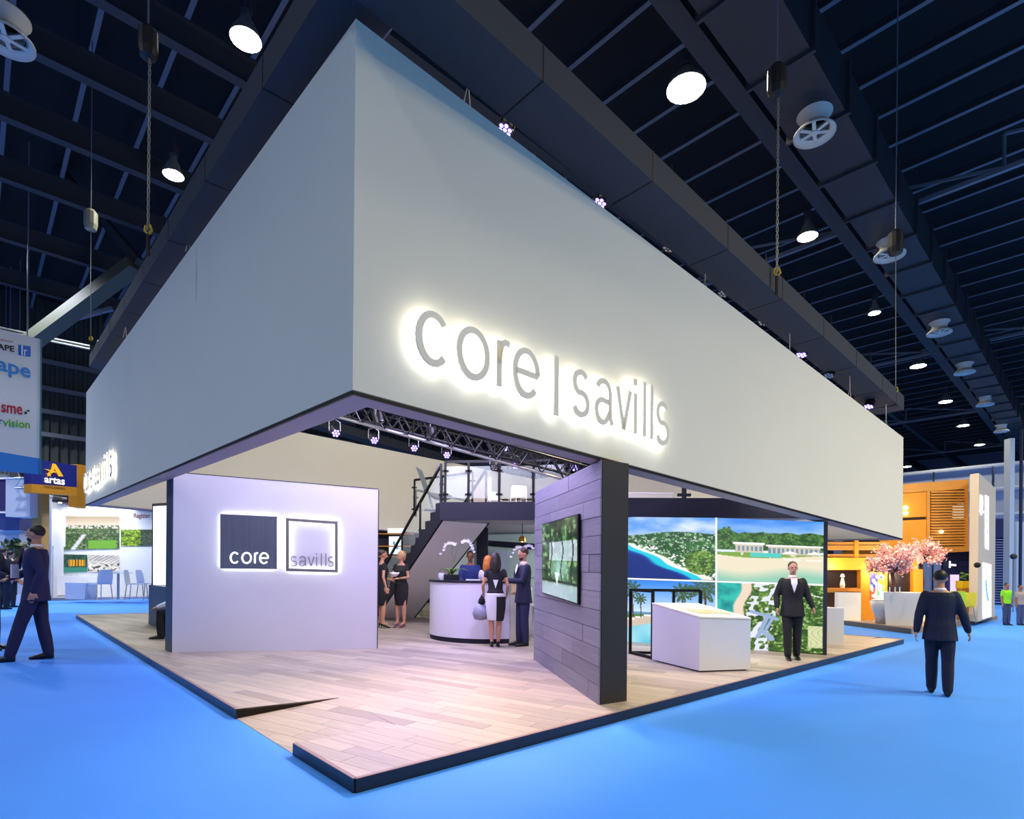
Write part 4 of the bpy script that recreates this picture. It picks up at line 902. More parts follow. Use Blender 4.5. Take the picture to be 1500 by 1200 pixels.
# --- white plinth with brochures
a = G(955, 966, HT+.02); b = G(1024.5, 983, HT+.02); c = G(1099, 980.5, HT+.02); d_ = a+c-b
za, zb_, zc_, zd = D(955,883,a.y).z, D(1024.5,903,b.y).z, D(1099,905,c.y).z, D(1023,884,d_.y).z
pt = thing('display_plinth', b-Z3*.02, 'large white display plinth with a sloping top in front of the picture wall', 'plinth')
cc = (a+b+c+d_)/4; k = lambda p, f: p+(cc-p)*f
part('body', MB().hexa([a, b, c, d_], [v(a,za-.03), v(b,zb_-.03), v(c,zc_-.03), v(d_,zd-.03)]), mat('plinth_white', '#d9dbe2', .5), pt)
part('top', MB().hexa([v(k(a,-.01),za-.025), v(k(b,-.01),zb_-.025), v(k(c,-.01),zc_-.025), v(k(d_,-.01),zd-.025)], [v(k(a,-.01),za), v(k(b,-.01),zb_), v(k(c,-.01),zc_), v(k(d_,-.01),zd)]), mat('plinth_top', '#efe9d6', .4), pt)
part('foot', MB().hexa([k(v(p,HT),.08) for p in (a,b,c,d_)], [k(v(p,HT+.02),.08) for p in (a,b,c,d_)]), M_black, pt)
def ontop(s, t_, dz=0): # bilinear on the plinth top
    p = (v(a,za)*(1-s)+v(b,zb_)*s)*(1-t_)+(v(d_,zd)*(1-s)+v(c,zc_)*s)*t_; return p+Z3*dz
for i, (s0, s1, t0, t1, col, l) in enumerate(((.30,.55,.15,.5,'#d9cfa8','pale brochure lying at the left of the plinth top'), (.55,.80,.2,.55,'#b9a878','tan brochure lying in the middle of the plinth top'), (.5,.78,.60,.88,'#c9bf90','beige leaflet lying at the right of the plinth top'), (.15,.40,.55,.85,'#e8e2cc','cream sheet lying at the back of the plinth top'))):
    solo('brochure', MB().slab([ontop(s0,t0,.002), ontop(s1,t0,.002), ontop(s1,t1,.002), ontop(s0,t1,.002)], Z3*.008), mat('brochure'+col, col, .5), l, 'brochure', 'brochures on the white plinth')
# --- black open frame stand
f1 = G(923, 957.5, HT); f2 = G(955.5, 966, HT); f3 = Vector((*v2(D(1026, 870, 9.35)), HT)); f4 = f3+(f2-f1)*.7; f3, f4 = f3, f4
fs = thing('frame_stand', f1, 'open black metal frame stand beside the white plinth', 'stand'); ht = 1.06
f4 = f2+(f3-f1)
for p in (f1, f2, f3): part('post', MB().bar(p, p+Z3*ht, .045), M_black, fs)
for p, q in ((f1,f2), (f1,f3)): part('top_rail', MB().bar(p+Z3*ht, q+Z3*ht, .045), M_black, fs)
part('bottom_rail', MB().bar(f1+Z3*.022, f2+Z3*.022, .045), M_black, fs); part('bottom_rail', MB().bar(f1+Z3*.022, f3+Z3*.022, .04), M_black, fs)
m3 = f1.lerp(f3, .62); part('post', MB().bar(m3, m3+Z3*ht, .04), M_black, fs)
# low white plinth beyond
a = G(1236, 944, HT); b = G(1209, 943, HT); n = Vector((-.3, 1, 0)).normalized()*.6
lp_ = thing('low_plinth', b, 'small white plinth standing beyond the end of the picture wall', 'plinth'); part('body', MB().hexa([b, a, a+n, b+n], [p+Z3*(.68) for p in (b, a, a+n, b+n)]), mat('plinth_white', '#d9dbe2'), lp_); part('top', MB().hexa([p+Z3*.68 for p in (b, a, a+n, b+n)], [p+Z3*.70 for p in (b, a, a+n, b+n)]), M_white, lp_)
# --- curved reception counter
cl, cr_ = G(632, 931, HT), G(746, 943, HT); mid = G(688, 943, HT)
def circ(a, b, c):
    ax, ay, bx_, by_, cx, cy = a.x, a.y, b.x, b.y, c.x, c.y; d = 2*(ax*(by_-cy)+bx_*(cy-ay)+cx*(ay-by_))
    ux = ((ax*ax+ay*ay)*(by_-cy)+(bx_**2+by_**2)*(cy-ay)+(cx*cx+cy*cy)*(ay-by_))/d; uy = ((ax*ax+ay*ay)*(cx-bx_)+(bx_**2+by_**2)*(ax-cx)+(cx*cx+cy*cy)*(bx_-ax))/d; return Vector((ux, uy)), math.hypot(ax-ux, ay-uy)
cn, rad = circ(cl, mid, cr_); a0 = math.atan2(cl.y-cn.y, cl.x-cn.x); a1 = math.atan2(cr_.y-cn.y, cr_.x-cn.x)
if a1 < a0: a1 += 2*PI
def arcpoly(r0, r1, e=0):
    N = 20; A = [a0-e+(a1-a0+2*e)*i/N for i in range(N+1)]; return [(cn.x+r0*math.cos(t_), cn.y+r0*math.sin(t_)) for t_ in A]+[(cn.x+r1*math.cos(t_), cn.y+r1*math.sin(t_)) for t_ in reversed(A)]
rc = thing('reception_counter', mid, 'curved white reception counter with dark top edge and plinth', 'counter')
part('front', MB().prism(arcpoly(rad, rad-.5), HT+.09, 1.22), mat('counter_white', '#dcd9e6', .4), rc, smooth=False)
part('kick_plinth', MB().prism(arcpoly(rad-.012, rad-.45), HT, HT+.09), M_navy, rc)
part('worktop', MB().prism(arcpoly(rad+.015, rad-.55, .01), 1.22, 1.26), M_navy, rc)
# secondary low counter with a wooden box
a = G(747, 940, HT); b = G(772, 934, HT); n = Vector((.1, .6, 0)); sc2 = thing('side_counter', a, 'narrow white side counter right of the reception counter', 'counter')
part('body', MB().hexa([a, b, b+n, a+n], [p+Z3*.9 for p in (a, b, b+n, a+n)]), M_white, sc2); part('worktop', MB().hexa([p+Z3*.9 for p in (a, b, b+n, a+n)], [p+Z3*.94 for p in (a, b, b+n, a+n)]), mat('pale_ply', '#d2b48a'), sc2)
p = a+Vector((.02,.1,.94)); wb = thing('wooden_box', p, 'small pale wooden box on the narrow side counter', 'box'); part('sides', MB().box(p, p+Vector((.26,.2,.15))), mat('pale_ply', '#d2b48a'), wb); part('lid', MB().box(p+Vector((-.008,-.008,.15)), p+Vector((.268,.208,.165))), mat('pale_ply2', '#c9a878'), wb)
# orchids
def orchid(p, stems, label, s=1.0, pot=(.16, .11)):
    t = thing('potted_orchid', p, label, 'plant')
    part('planter', MB().box(p+Vector((-pot[0],-.09,0)), p+Vector((pot[0],.09,pot[1]))), mat('planter_black', '#191920', .35), t)
    part('soil', MB().box(p+Vector((-pot[0]+.012,-.078,pot[1]-.01)), p+Vector((pot[0]-.012,.078,pot[1]+.004))), mat('moss', '#3d4a24', .9, noise=.3, scale=40), t)
    for k in range(9):
        a = k*.74+.2; L = (.22+.1*random.random())*s; dx = math.cos(a); dy = math.sin(a)*.7; mb = MB(); w_ = .03*s; P = []
        for i in range(5): u_ = i/4; P.append((p+Vector((dx*L*u_, dy*L*u_, pot[1]+.26*s*u_*(1.35-u_))), w_*math.sin(math.pi*(.15+.82*u_))))
        perp = Vector((-dy, dx, 0)).normalized(); mb.loft([[c_-perp*ww, c_+Z3*.006, c_+perp*ww, c_-Z3*.006] for c_, ww in P]); part('leaf', mb, M_green, t, smooth=True)
    for tip, fl in stems:
        b0 = p+Z3*pot[1]; tip = Vector(tip); c1_ = Vector((b0.x+(tip.x-b0.x)*.25, b0.y, b0.z+(tip.z-b0.z)*.95)); pts = [b0.lerp(c1_, i/6).lerp(c1_.lerp(tip, i/6), i/6) for i in range(7)]
        sm = part('stem', MB().tube(pts, .005, 5), mat('stem_green', '#5a6a34'), t)
        for k in range(fl):
            u_ = k/(fl-1); q = tip+Vector((math.copysign(.24*s, tip.x-b0.x)*(u_-.15), 0, -.20*u_*u_+.06*math.sin(u_*3)))+Vector((random.uniform(-.015,.015), random.uniform(-.03,.01), 0)); mb = MB(); R_ = .045*s*(1-.3*u_)
            for j in range(5):
                a = j*2*PI/5+PI/2; d1 = Vector((math.cos(a), -.25, math.sin(a))); s1 = Vector((-math.sin(a), 0, math.cos(a))); r_ = R_*(1.15 if j in (1, 4) else .95)
                mb.add([q, q+d1*r_*.5+s1*r_*.42, q+d1*r_, q+d1*r_*.5-s1*r_*.42, q+d1*r_*.5+Vector((0,.012,0))], [(0,1,4),(1,2,4),(2,3,4),(3,0,4)])
            part('flower', mb, mat('petal_white', '#f4f0fa', .6), sm)
p = Vector((*v2(D(662, 850, 11.15)), 1.26)); dd = p.y
orchid(p, ((D(662, 797, dd), 8), (D(680, 794, dd), 9)), 'white orchids in a long black planter on the reception counter', pot=(.15, .11))
p = Vector((*v2(D(766, 850, 12.4)), 1.10)); sb = solo('planter_stand', MB().box(p+Vector((-.2,-.2,-1.01)), p+Vector((.2,.2,0))), M_white, 'white stand under the orchid behind the bearded man', 'stand')
orchid(p, ((D(762, 803, 12.4), 7), (D(773, 801, 12.4), 7)), 'white orchid behind the bearded man at the counter', pot=(.1, .1))
p = Vector((*v2(D(647, 850, 11.2)), 1.26)); gb = thing('glass_bowl', p, 'small clear glass bowl left of the orchid planter', 'bowl')
part('bowl_body', MB().lathe(p, [(.03, 0), (.07, .03), (.075, .09), (.06, .14), (.055, .14), (.066, .09), (.06, .035), (.02, .01)], 16, caps=False), mat('clear_glass', '#eef4f8', .05, alpha=.35), gb, smooth=True); part('rim', MB().lathe(p, [(.062,.135), (.062,.145), (.056,.145), (.056,.135)], 16, caps=False), M_white, gb)
for i, (px, l) in enumerate(((688,'white leaflets stacked at the left on the counter'), (698,'white leaflets stacked at the right on the counter'))):
    p = Vector((*v2(D(px, 853, 11.05)), 1.26)); solo('leaflet_stack', MB().box(p+Vector((-.07,-.05,0)), p+Vector((.07,.05,.025))), M_wshirt, l, 'leaflets', 'leaflets on the reception counter')

# --- upper deck, stairs, railing
dk = [D(645, 755, 12.1), D(783, 750, 11.9), D(905, 745, 11.15), D(1208, 745, 11.0)]
dz0, dz1 = 2.52, 2.89
deckp = [v2(p) for p in dk]+[Vector((5.0, 14.0)), Vector((.6, 20.0)), v2(D(700, 700, 17.5))]
ud = thing('upper_deck', Vector((*deckp[1], dz0)), 'navy edged upper deck above the reception area', 'deck')
part('slab', MB().prism(deckp, dz0+.02, dz1), mat('deck_pale', '#a9a6b0', .6), ud)
for i in range(3):
    a, b = Vector((*deckp[i], 0)), Vector((*deckp[i+1], 0)); d = (b-a).normalized(); n = Vector((d.y, -d.x, 0)); n = n if n.dot(-a) > 0 else -n
    part('edge_board', MB().slab([v(a,dz0), v(b,dz0), v(b,dz1+.01), v(a,dz1+.01)], n*.06), M_navy, ud)
def rail_run(root, pts, hts, hgt, glass=True, posts=None, mid=False):
    for i, (a, b) in enumerate(zip(pts, pts[1:])):
        part('handrail', MB().bar(a+Z3*hgt, b+Z3*hgt, .05), M_black, root)
        if glass:
            d = (b-a); n = Vector((d.y, -d.x, 0)).normalized()*.01; part('glass_panel', MB().slab([a.lerp(b,.05)+Z3*.1, a.lerp(b,.95)+Z3*.1, a.lerp(b,.95)+Z3*(hgt-.1), a.lerp(b,.05)+Z3*(hgt-.1)], n), M_glass, root)
    for p in pts:
        po = part('post', MB().bar(p, p+Z3*hgt, .05), M_black, root)
        for z_ in (.18, hgt-.2): part('glass_clamp', MB().bar(p+Z3*z_-Vector((.07,0,0)), p+Z3*z_+Vector((.07,0,0)), .05, .04), M_black, po)
z1_ = dz1
P4 = [Vector((*v2(D(px, 740, d_)), z1_)) for px, d_ in ((652,12.12), (686,12.08), (731,12.02), (781,11.95), (830,11.7))]
rl = thing('deck_railing', P4[0], 'black railing with glass panels along the front of the upper deck', 'railing'); rail_run(rl, P4, None, .88)
P5 = [Vector((*v2(D(px, 740, d_)), z1_)) for px, d_ in ((607,15.0), (647,14.4), (692,13.8))]
rl2 = thing('deck_railing', P5[0], 'black glass railing behind the stair opening of the upper deck', 'railing'); rail_run(rl2, P5, None, .95)
P6 = [Vector((*v2(D(px, 740, d_)), z1_)) for px, d_ in ((609,15.1), (682,17.2), (783,16.8), (860,15.5))]
rl3 = thing('deck_railing', P6[0], 'far black railing along the back of the upper deck', 'railing'); rail_run(rl3, P6, None, .7, glass=False)
# stairs
ST = Vector((*v2(D(646, 747, 12.25)), dz1)); SB = Vector((*v2(D(545, 905, 16.0)), HT)); ns = 16
sd = Vector((SB.x-ST.x, SB.y-ST.y, 0)); run = sd.length/ns; sd.normalize(); sn = Vector((-sd.y, sd.x, 0)); sn = sn if sn.y > 0 else -sn; rise = (dz1-HT)/ns
stt = thing('staircase', Vector((SB.x, SB.y, HT)), 'black sided staircase climbing to the upper deck behind the counter', 'stairs')
prof = []
for k in range(ns): s0 = k*run; prof += [(s0, dz1-k*rise), (s0+run, dz1-k*rise)]
low = [(ns*run, HT), (ns*run, HT-.0), (ns*run-.3, HT)]; prof_l = [(ns*run, HT), (ns*run-.25, HT), (0, dz1-.37-.0)]
poly3 = [ST+sd*s_+Z3*(z_-dz1+.03) for s_, z_ in prof]+[Vector((ST+sd*s_).to_tuple()[:2]+(z_,)) for s_, z_ in prof_l]
mb = MB(); npt = len(poly3); back = [p+sn*.05 for p in poly3]; mb.add(poly3+back, [tuple(range(npt)), tuple(range(2*npt-1, npt-1, -1))]+[(i, (i+1) % npt, npt+(i+1) % npt, npt+i) for i in range(npt)]); part('stringer', mb, M_navy, stt)
mb = MB(); sn2 = sn*1.15; mb.add([p+sn2 for p in poly3]+[p+sn2 for p in back], [tuple(range(npt)), tuple(range(2*npt-1, npt-1, -1))]+[(i, (i+1) % npt, npt+(i+1) % npt, npt+i) for i in range(npt)]); part('stringer', mb, M_navy, stt)
for k in range(ns-1):
    p = ST+sd*(k*run)-Z3*(k*rise+.03); part('tread', MB().slab([p+sn*.05, p+sd*run+sn*.05, p+sd*run+sn*1.15, p+sn*1.15], -Z3*.03), mat('tread_grey', '#6e6a70'), stt)
    part('riser', MB().slab([p+sd*run+sn*.05, p+sd*run+sn*1.15, p+sd*run+sn*1.15-Z3*rise, p+sd*run+sn*.05-Z3*rise], -sd*.01), M_white, stt)
a = ST-Z3*.38+sn*.05; b = SB+sn*.05-sd*.25; part('soffit', MB().slab([a, b, b+sn*1.1, a+sn*1.1], Z3*.02), mat('soffit_pale', '#ece6ee', .6), stt)
# stair railing
rs = thing('stair_railing', Vector((SB.x, SB.y, HT)), 'black sloping stair railing with glass infill on the near side', 'railing')
tops = []
for k in (0, 4, 8, 12, 15):
    p = ST+sd*(k*run+.05)-Z3*(k*rise)+sn*.02; tops.append(p); po = part('post', MB().bar(p, p+Z3*.85, .045), M_black, rs); part('glass_clamp', MB().bar(p+Z3*.2-sd*.06, p+Z3*.2+sd*.06, .04), M_black, po)
for a, b in zip(tops, tops[1:]):
    part('handrail', MB().bar(a+Z3*.86, b+Z3*.86, .05), M_black, rs); part('glass_panel', MB().slab([a.lerp(b,.06)+Z3*.1, a.lerp(b,.94)+Z3*.1, a.lerp(b,.94)+Z3*.76, a.lerp(b,.06)+Z3*.76], sn*.01), M_glass, rs)
rs2 = thing('stair_railing', Vector((SB.x+sn.x, SB.y+sn.y, HT)), 'black stair railing on the far side of the staircase', 'railing'); tp2 = [p+sn*1.12 for p in tops]
for p in tp2: part('post', MB().bar(p, p+Z3*.85, .045), M_black, rs2)
for a, b in zip(tp2, tp2[1:]): part('handrail', MB().bar(a+Z3*.86, b+Z3*.86, .05), M_black, rs2)
# white column + dark column under the deck
p = Vector((*v2(D(698, 850, 14.4)), HT)); solo('support_column', MB().box(p+Vector((-.06,-.1,0)), p+Vector((.02,.1,dz0-HT+.01))), M_white, 'slim white column beside the dark pillar under the deck', 'column')
p = Vector((*v2(D(706, 850, 14.2)), HT)); solo('support_pillar', MB().box(p+Vector((-.13,-.15,0)), p+Vector((.14,.15,dz0-HT+.01))), M_navy, 'broad dark navy pillar under the upper deck', 'pillar')
# deck furniture
def lounge(p, yaw, label):
    t = thing('lounge_chair', p, label, 'chair'); R = Matrix.Rotation(yaw, 3, 'Z'); f = lambda q: p+R @ Vector(q)
    prf = [(-.40, 1.0), (-.30, .75), (-.22, .5), (-.1, .38), (.1, .36), (.3, .42)]
    mb = MB(); mb.loft([[f((x, -.26, z_)), f((x, .26, z_)), f((x+.15, .26, z_-.09)), f((x+.15, -.26, z_-.09))] for x, z_ in prf]); part('seat_shell', mb, mat('lounge_grey', '#39423d', .7), t, smooth=False)
    part('leg', MB().tube([f((-.1,0,.36)), f((0,0,.04))], .025), M_chrome, t); part('base', MB().lathe(p, [(.22, 0), (.22, .02), (.03, .04)], 16), M_chrome, t)
lounge(Vector((*v2(D(634, 740, 13.6)), dz1)), .1, 'grey lounge chair on the upper deck by the stairs')
def side_chair(p, yaw, label, m_, grp=None, s=1.0, backh=.85, z0=0):
    t = thing('side_chair', p, label, 'chair', grp); R = Matrix.Rotation(yaw, 3, 'Z'); f = lambda q: p+R @ (Vector(q)*s)
    part('seat', MB().slab([f((-.22,-.22,.44)), f((.22,-.22,.44)), f((.22,.22,.44)), f((-.22,.22,.44))], Z3*.03*s), m_, t)
    mb = MB(); mb.loft([[f((-.2*w_, .2+o, z_)), f((0, .23+o, z_)), f((.2*w_, .2+o, z_)), f((.2*w_, .225+o, z_)), f((0, .255+o, z_)), f((-.2*w_, .225+o, z_))] for z_, w_, o in ((.47, 1, 0), (.6, 1.05, .02), (.75, 1, .04), (backh, .8, .06))]); part('backrest', mb, m_, t)
    for sx in (-1, 1):
        for sy in (-1, 1): part('leg', MB().tube([f((sx*.19, sy*.19, .44)), f((sx*.22, sy*.23, 0))], .013*s, 6), M_chrome, t)
for px, l in ((754,'cream chair with tall back on the upper deck, left of the pair'), (762,'cream chair with tall back on the upper deck, right of the pair')): side_chair(Vector((*v2(D(px, 740, 13.4)), dz1)), PI+.2, l, mat('cream_shell', '#ddd7b8', .5), 'cream chairs on the upper deck', .62, .9)
side_chair(Vector((*v2(D(725, 740, 13.8)), dz1)), .4, 'white chair on the upper deck behind the railing', M_white, None, .6)
p = Vector((*v2(D(705, 740, 14.6)), dz1)); dp = thing('privacy_screen', p, 'beige upright panel standing on the upper deck', 'panel'); part('board', MB().box(p+Vector((-.22,0,0)), p+Vector((.22,.04,.95))), mat('beige_panel', '#a79d90'), dp); part('frame', MB().box(p+Vector((.2,-.01,0)), p+Vector((.25,.05,.98))), M_white, dp)
# upper right: white ledge box seen over the deck edge
p0 = D(918, 727, 13.0); wt = thing('white_cabinet', Vector((p0.x, p0.y, dz1)), 'pale cabinet on the upper deck seen right of the plank wall', 'cabinet')
a = Vector((p0.x-.3, p0.y, dz1)); part('body', MB().box(a, a+Vector((1.35, .5, .36))), mat('cab_pale', '#d5d8cc'), wt); part('top', MB().box(a+Vector((-.02,-.02,.36)), a+Vector((1.37,.52,.39))), M_white, wt)
p = Vector((*v2(D(1002, 730, 12.0)), dz1)); part_ = thing('cross_post', p, 'dark post with cross piece on the upper deck edge', 'post'); part('upright', MB().bar(p, p+Z3*.5, .08), M_navy, part_); part('cross_piece', MB().bar(p+Vector((-.14,0,.2)), p+Vector((.14,0,.2)), .06), M_navy, part_)
# back rooms under the deck
bp0 = Vector((*v2(D(640, 850, 17.0)), HT)); bp1 = Vector((*v2(D(830, 850, 15.5)), HT))
br = thing('back_partition', bp0, 'pale partition under the upper deck behind reception', 'partition'); nn = Vector((0, .12, 0))
part('wall_face', MB().slab([bp0, bp1, v(bp1,dz0-.01), v(bp0,dz0-.01)], nn), mat('partition_pale', '#c3d2cf', .6), br)
Wb = Wall(bp0, bp1)
part('dark_band', MB().slab([Wb.p(716,792,.02), Wb.p(790,797,.02), Wb.p(790,806,.02), Wb.p(716,800,.02)], Wb.n*.05), M_navy, br)
part('frosted_panel', MB().slab([Wb.p(722,806,.15), Wb.p(745,806,.15), Wb.p(745,906,.15), Wb.p(722,904,.15)], Wb.n*.03), mat('frosted', '#b6bfd6', .3), br)
part('shelf', MB().slab([Wb.p(724,880,.1), Wb.p(790,884,.1), Wb.p(790,888,.1), Wb.p(724,884,.1)], Wb.n*.3), M_white, br)
pl_ = D(765, 790, 13.0); pd = thing('pendant_lamp', pl_, 'small gold pendant lamp under the upper deck', 'lamp'); part('shade', MB().lathe(pl_, [(.09, -.06), (.07, .04), (.02, .08)], 14, caps=False), mat('gold_shade', '#d8a23c', .3, .6), pd); part('bulb', MB().ball(pl_-Z3*.03, .035), glow('warm_bulb', '#ffd79a', 8), pd); part('cord', MB().tube([pl_+Z3*.08, Vector((pl_.x, pl_.y, dz0+.02))], .008, 5), M_black, pd)
# lit bar shelving seen left of the stairs
b0 = Vector((*v2(D(545, 850, 18.5)), HT)); b1 = Vector((*v2(D(612, 850, 18.5)), HT)); sb = thing('bar_shelving', b0, 'lit bar shelving with bright display left of the staircase', 'shelving'); nB = Vector((0, .3, 0))
part('carcass', MB().slab([b0, b1, v(b1,2.5), v(b0,2.5)], nB), M_navy, sb)
Wc = Wall(b0, b1)
for y_ in (782, 800, 815): part('shelf', MB().slab([Wc.p(556,y_,.02), Wc.p(606,y_,.02), Wc.p(606,y_+1.5,.02), Wc.p(556,y_+1.5,.02)], Wc.n*.25), M_gold, sb)
part('light_panel', MB().slab([Wc.p(568,774,.01), Wc.p(592,774,.01), Wc.p(592,781,.01), Wc.p(568,781,.01)], Wc.n*.02), glow('cool_panel', '#dfe8ff', 1.3), sb)
picture('display', [Wc.p(570,786,.03), Wc.p(590,786,.03), Wc.p(590,812,.03), Wc.p(570,812,.03)], pic_ice, 20, 20, E_screen, sb, Wc.n, .02)
part('red_bench_panel', MB().slab([Wc.p(556,871,.02), Wc.p(604,871,.02), Wc.p(604,878,.02), Wc.p(556,878,.02)], Wc.n*.05), mat('red_trim', '#c4413a'), sb)
part('blue_panel', MB().slab([Wc.p(556,879,.02), Wc.p(604,879,.02), Wc.p(604,889,.02), Wc.p(556,889,.02)], Wc.n*.05), mat('sky_panel', '#6fa6d8'), sb)
# draped bar stools
def stool(p, label, s=1.0):
    t = thing('bar_stool', p, label, 'stool', 'draped stools by the stairs'); mb = MB(); rr = []
    for z_, w_ in ((.40, .25), (.55, .24), (.8, .225), (1.0, .215), (1.02, .19)): rr.append([p+Vector((w_*math.cos(a)*(1+.05*math.sin(5*a)), w_*.8*math.sin(a)*(1+.05*math.sin(5*a)), z_))*1.0 for a in [2*PI*k/20 for k in range(20)]])
    mb.loft([[p+(q-p)*s for q in r] for r in rr]); part('drape', mb, mat('black_cloth', '#14131c', .85), t, smooth=True)
    for sx in (-1, 1):
        for sy in (-1, 1): part('leg', MB().tube([p+Vector((sx*.15, sy*.12, .45)), p+Vector((sx*.2, sy*.16, 0))], .012, 6), mat('brass_leg', '#b6a98c', .3, .7), t)
    part('foot_rail', MB().tube([p+Vector((-.19,-.15,.15)), p+Vector((.19,-.15,.15))], .01, 6), mat('brass_leg', '#b6a98c', .3, .7), t)
stool(G(608, 905, HT), 'black draped bar stool beside the blonde woman'); stool(G(626, 902, HT), 'black draped bar stool half hidden by the counter')
# far-left end: lightbox, slate desk and seated person behind the logo wall
a = Vector((*v2(D(222, 850, 13.6)), HT)); b = Vector((*v2(D(262, 850, 13.2)), HT)); WL = Wall(a, b)
lb_ = thing('lightbox', a, 'tall bright lightbox in a dark frame behind the logo wall', 'lightbox')
part('frame', MB().slab([v(a,D(222,862,13.6).z), v(b,D(222,862,13.6).z), v(b,D(222,738,13.6).z), v(a,D(222,738,13.6).z)], -WL.n*.12), mat('bronze_dark', '#5a4c48'), lb_)
part('diffuser', MB().slab([WL.p(225,742,.01), WL.p(262,740,.01), WL.p(262,857,.01), WL.p(225,857,.01)], WL.n*.01), glow('lightbox_face', '#f4f8ff', 1.4), lb_)
part('leg', MB().slab([a, b, v(b,1.2), v(a,1.2)], -WL.n*.1), mat('slate', '#3c4a5e', .5), lb_)
a = G(217.5, 914, HT); b = G(250, 928, HT); n = Vector((.5, .35, 0)); de = thing('slate_desk', a, 'slate grey desk at the left edge of the booth behind the logo wall', 'desk')
part('front_panel', MB().hexa([a, b, b+n, a+n], [v(p, 1.02) for p in (a, b, b+n, a+n)]), mat('slate', '#3c4a5e', .5), de); part('top', MB().hexa([v(p, 1.02) for p in (a, b, b+n, a+n)], [v(p, 1.05) for p in (a, b, b+n, a+n)]), mat('slate_top', '#59657a', .4), de)
cp_ = Vector((*v2(D(272, 900, 11.0)), HT)); side_chair(cp_+Vector((.05,.0,0)), 1.4, 'chair of the seated person, hidden behind the logo wall', M_white)
person('seated person in white shirt and black trousers, mostly hidden behind the logo wall', cp_-Vector((0, 0, .40)), 1.72, -1.35, top='shirt', topcol='#e8e9ef', legcol='#0d0e14', larm=((.05,-.15,-.24), (.0,-.42,-.30)), rarm=((-.05,-.15,-.24), (.0,-.42,-.30)), seated=True, lean=.15, vox=.014)

# ================================================================== LEFT SIDE OF THE HALL
d0 = 18.5; WB = Wall(D(0, 600, 17.2), D(59, 600, 18.6))
ban = thing('hanging_banner', WB.p(30, 690), 'large white hanging banner with sponsor names and blue foot, at the left border', 'banner')
part('cloth', MB().slab([WB.p(-60,467), WB.p(59,497), WB.p(58,676), WB.p(-60,660)], -WB.n*.06), mat('banner_white', '#d5d8e2', .7), ban)
part('blue_foot', MB().slab([WB.p(-60,652,.005), WB.p(59,672,.005), WB.p(58.5,695,.005), WB.p(-60,684,.005)], -WB.n*.06), mat('banner_blue', '#2f80d8', .7), ban, 'blue lower band')
part('edge_trim', MB().bar(WB.p(59.5,497,.0), WB.p(59,695,.0), .04), mat('teal_trim', '#3a7f80'), ban)
def wtext(root, txt, W_, x0, x1, yt0, yt1, yb0, yb1, m_, off=.02, bold=0.0, name='lettering'):
    return letters(name, txt, quad_map(W_.p(x0,yt0,off), W_.p(x1,yt1,off), W_.p(x1,yb1,off), W_.p(x0,yb0,off)), m_, root, bold)
K = lambda n_, c_: mat('ink_'+n_, c_, .7)
wtext(ban, 'COMPANY', WB, -12, 20, 494, 500, 497, 503, K('red','#b03a4a'))
wtext(ban, 'CITYSCAPE', WB, -57, 21, 494, 507, 502, 516, K('black','#16161c'), bold=.02)
wtext(ban, 'cityscape', WB, -100, 45, 497, 535, 522, 561, K('blue','#2b86d8'), bold=.02)
wtext(ban, 'sme', WB, 2, 33, 592, 596, 604, 608, K('red2','#b8203a'), bold=.02)
part('logo_mark', MB().slab([WB.p(36,603,.01), WB.p(39,603.4,.01), WB.p(39,607,.01), WB.p(36,606.6,.01)], WB.n*.01).slab([WB.p(39.5,600.5,.01), WB.p(43,600.9,.01), WB.p(43,603.4,.01), WB.p(39.5,603,.01)], WB.n*.01), K('black','#16161c'), ban)
wtext(ban, 'r', WB, -1, 4, 614, 615, 621, 622, K('navy','#26589c'), bold=.01); wtext(ban, 'vision', WB, 4, 44, 613, 617, 624, 628, K('green','#5fae35'), bold=.02)
part('logo_square', MB().slab([WB.p(27,505,.01), WB.p(44.5,507.5,.01), WB.p(44.5,523,.01), WB.p(27,520,.01)], WB.n*.01), K('blue2','#2468c8'), ban)
part('logo_stroke', MB().slab([WB.p(31,506,.025), WB.p(33,506.4,.025), WB.p(33,520.5,.025), WB.p(31,520,.025)], WB.n*.01).slab([WB.p(35,512,.025), WB.p(39,512.6,.025), WB.p(39,514.4,.025), WB.p(35,514,.025)], WB.n*.01).slab([WB.p(35,512,.025), WB.p(36.6,512,.025), WB.p(36.6,521,.025), WB.p(35,520.8,.025)], WB.n*.01), K('pale','#e8ecf4'), ban)
part('cable', MB().tube([WB.p(40,492), Vector((*v2(WB.p(40,492)), 15.0))], .02, 5), M_purl, ban)
# artas sign
WA = Wall(D(60, 700, 24), D(112, 700, 25.5)); ar = thing('company_sign', WA.p(85, 735), 'navy and gold sign board with star emblem above the gold column', 'sign')
part('board', MB().slab([WA.p(46,672), WA.p(112.5,682), WA.p(112.5,714), WA.p(46,709)], -WA.n*.4), mat('sign_navy', '#151c6a', .5), ar)
part('gold_base', MB().slab([WA.p(46,709,.02), WA.p(112.5,714,.02), WA.p(112.5,726,.02), WA.p(46,722,.02)], -WA.n*.4), M_gold, ar)
wtext(ar, 'artas', WA, 65, 95, 697.5, 701, 707, 711, glow('sign_white', '#ffffff', .9), .04, .03)
wtext(ar, 'HOLDING', WA, 65, 95, 711.5, 714, 714.5, 717, K('brown','#5a3a10'), .04, .02)
G_or = glow('sign_orange', '#f2b21c', .9)
f_ = lambda px, py: WA.p(px, py, .04)
mb = MB(); mb.slab([f_(76,680), f_(81,680), f_(92,698), f_(86,698)], WA.n*.03); mb.slab([f_(77,679), f_(81,680), f_(77,693), f_(73,693)], WA.n*.03); mb.slab([f_(65,687), f_(80,690), f_(82,693), f_(72,690)], WA.n*.03); part('emblem', mb, G_or, ar)
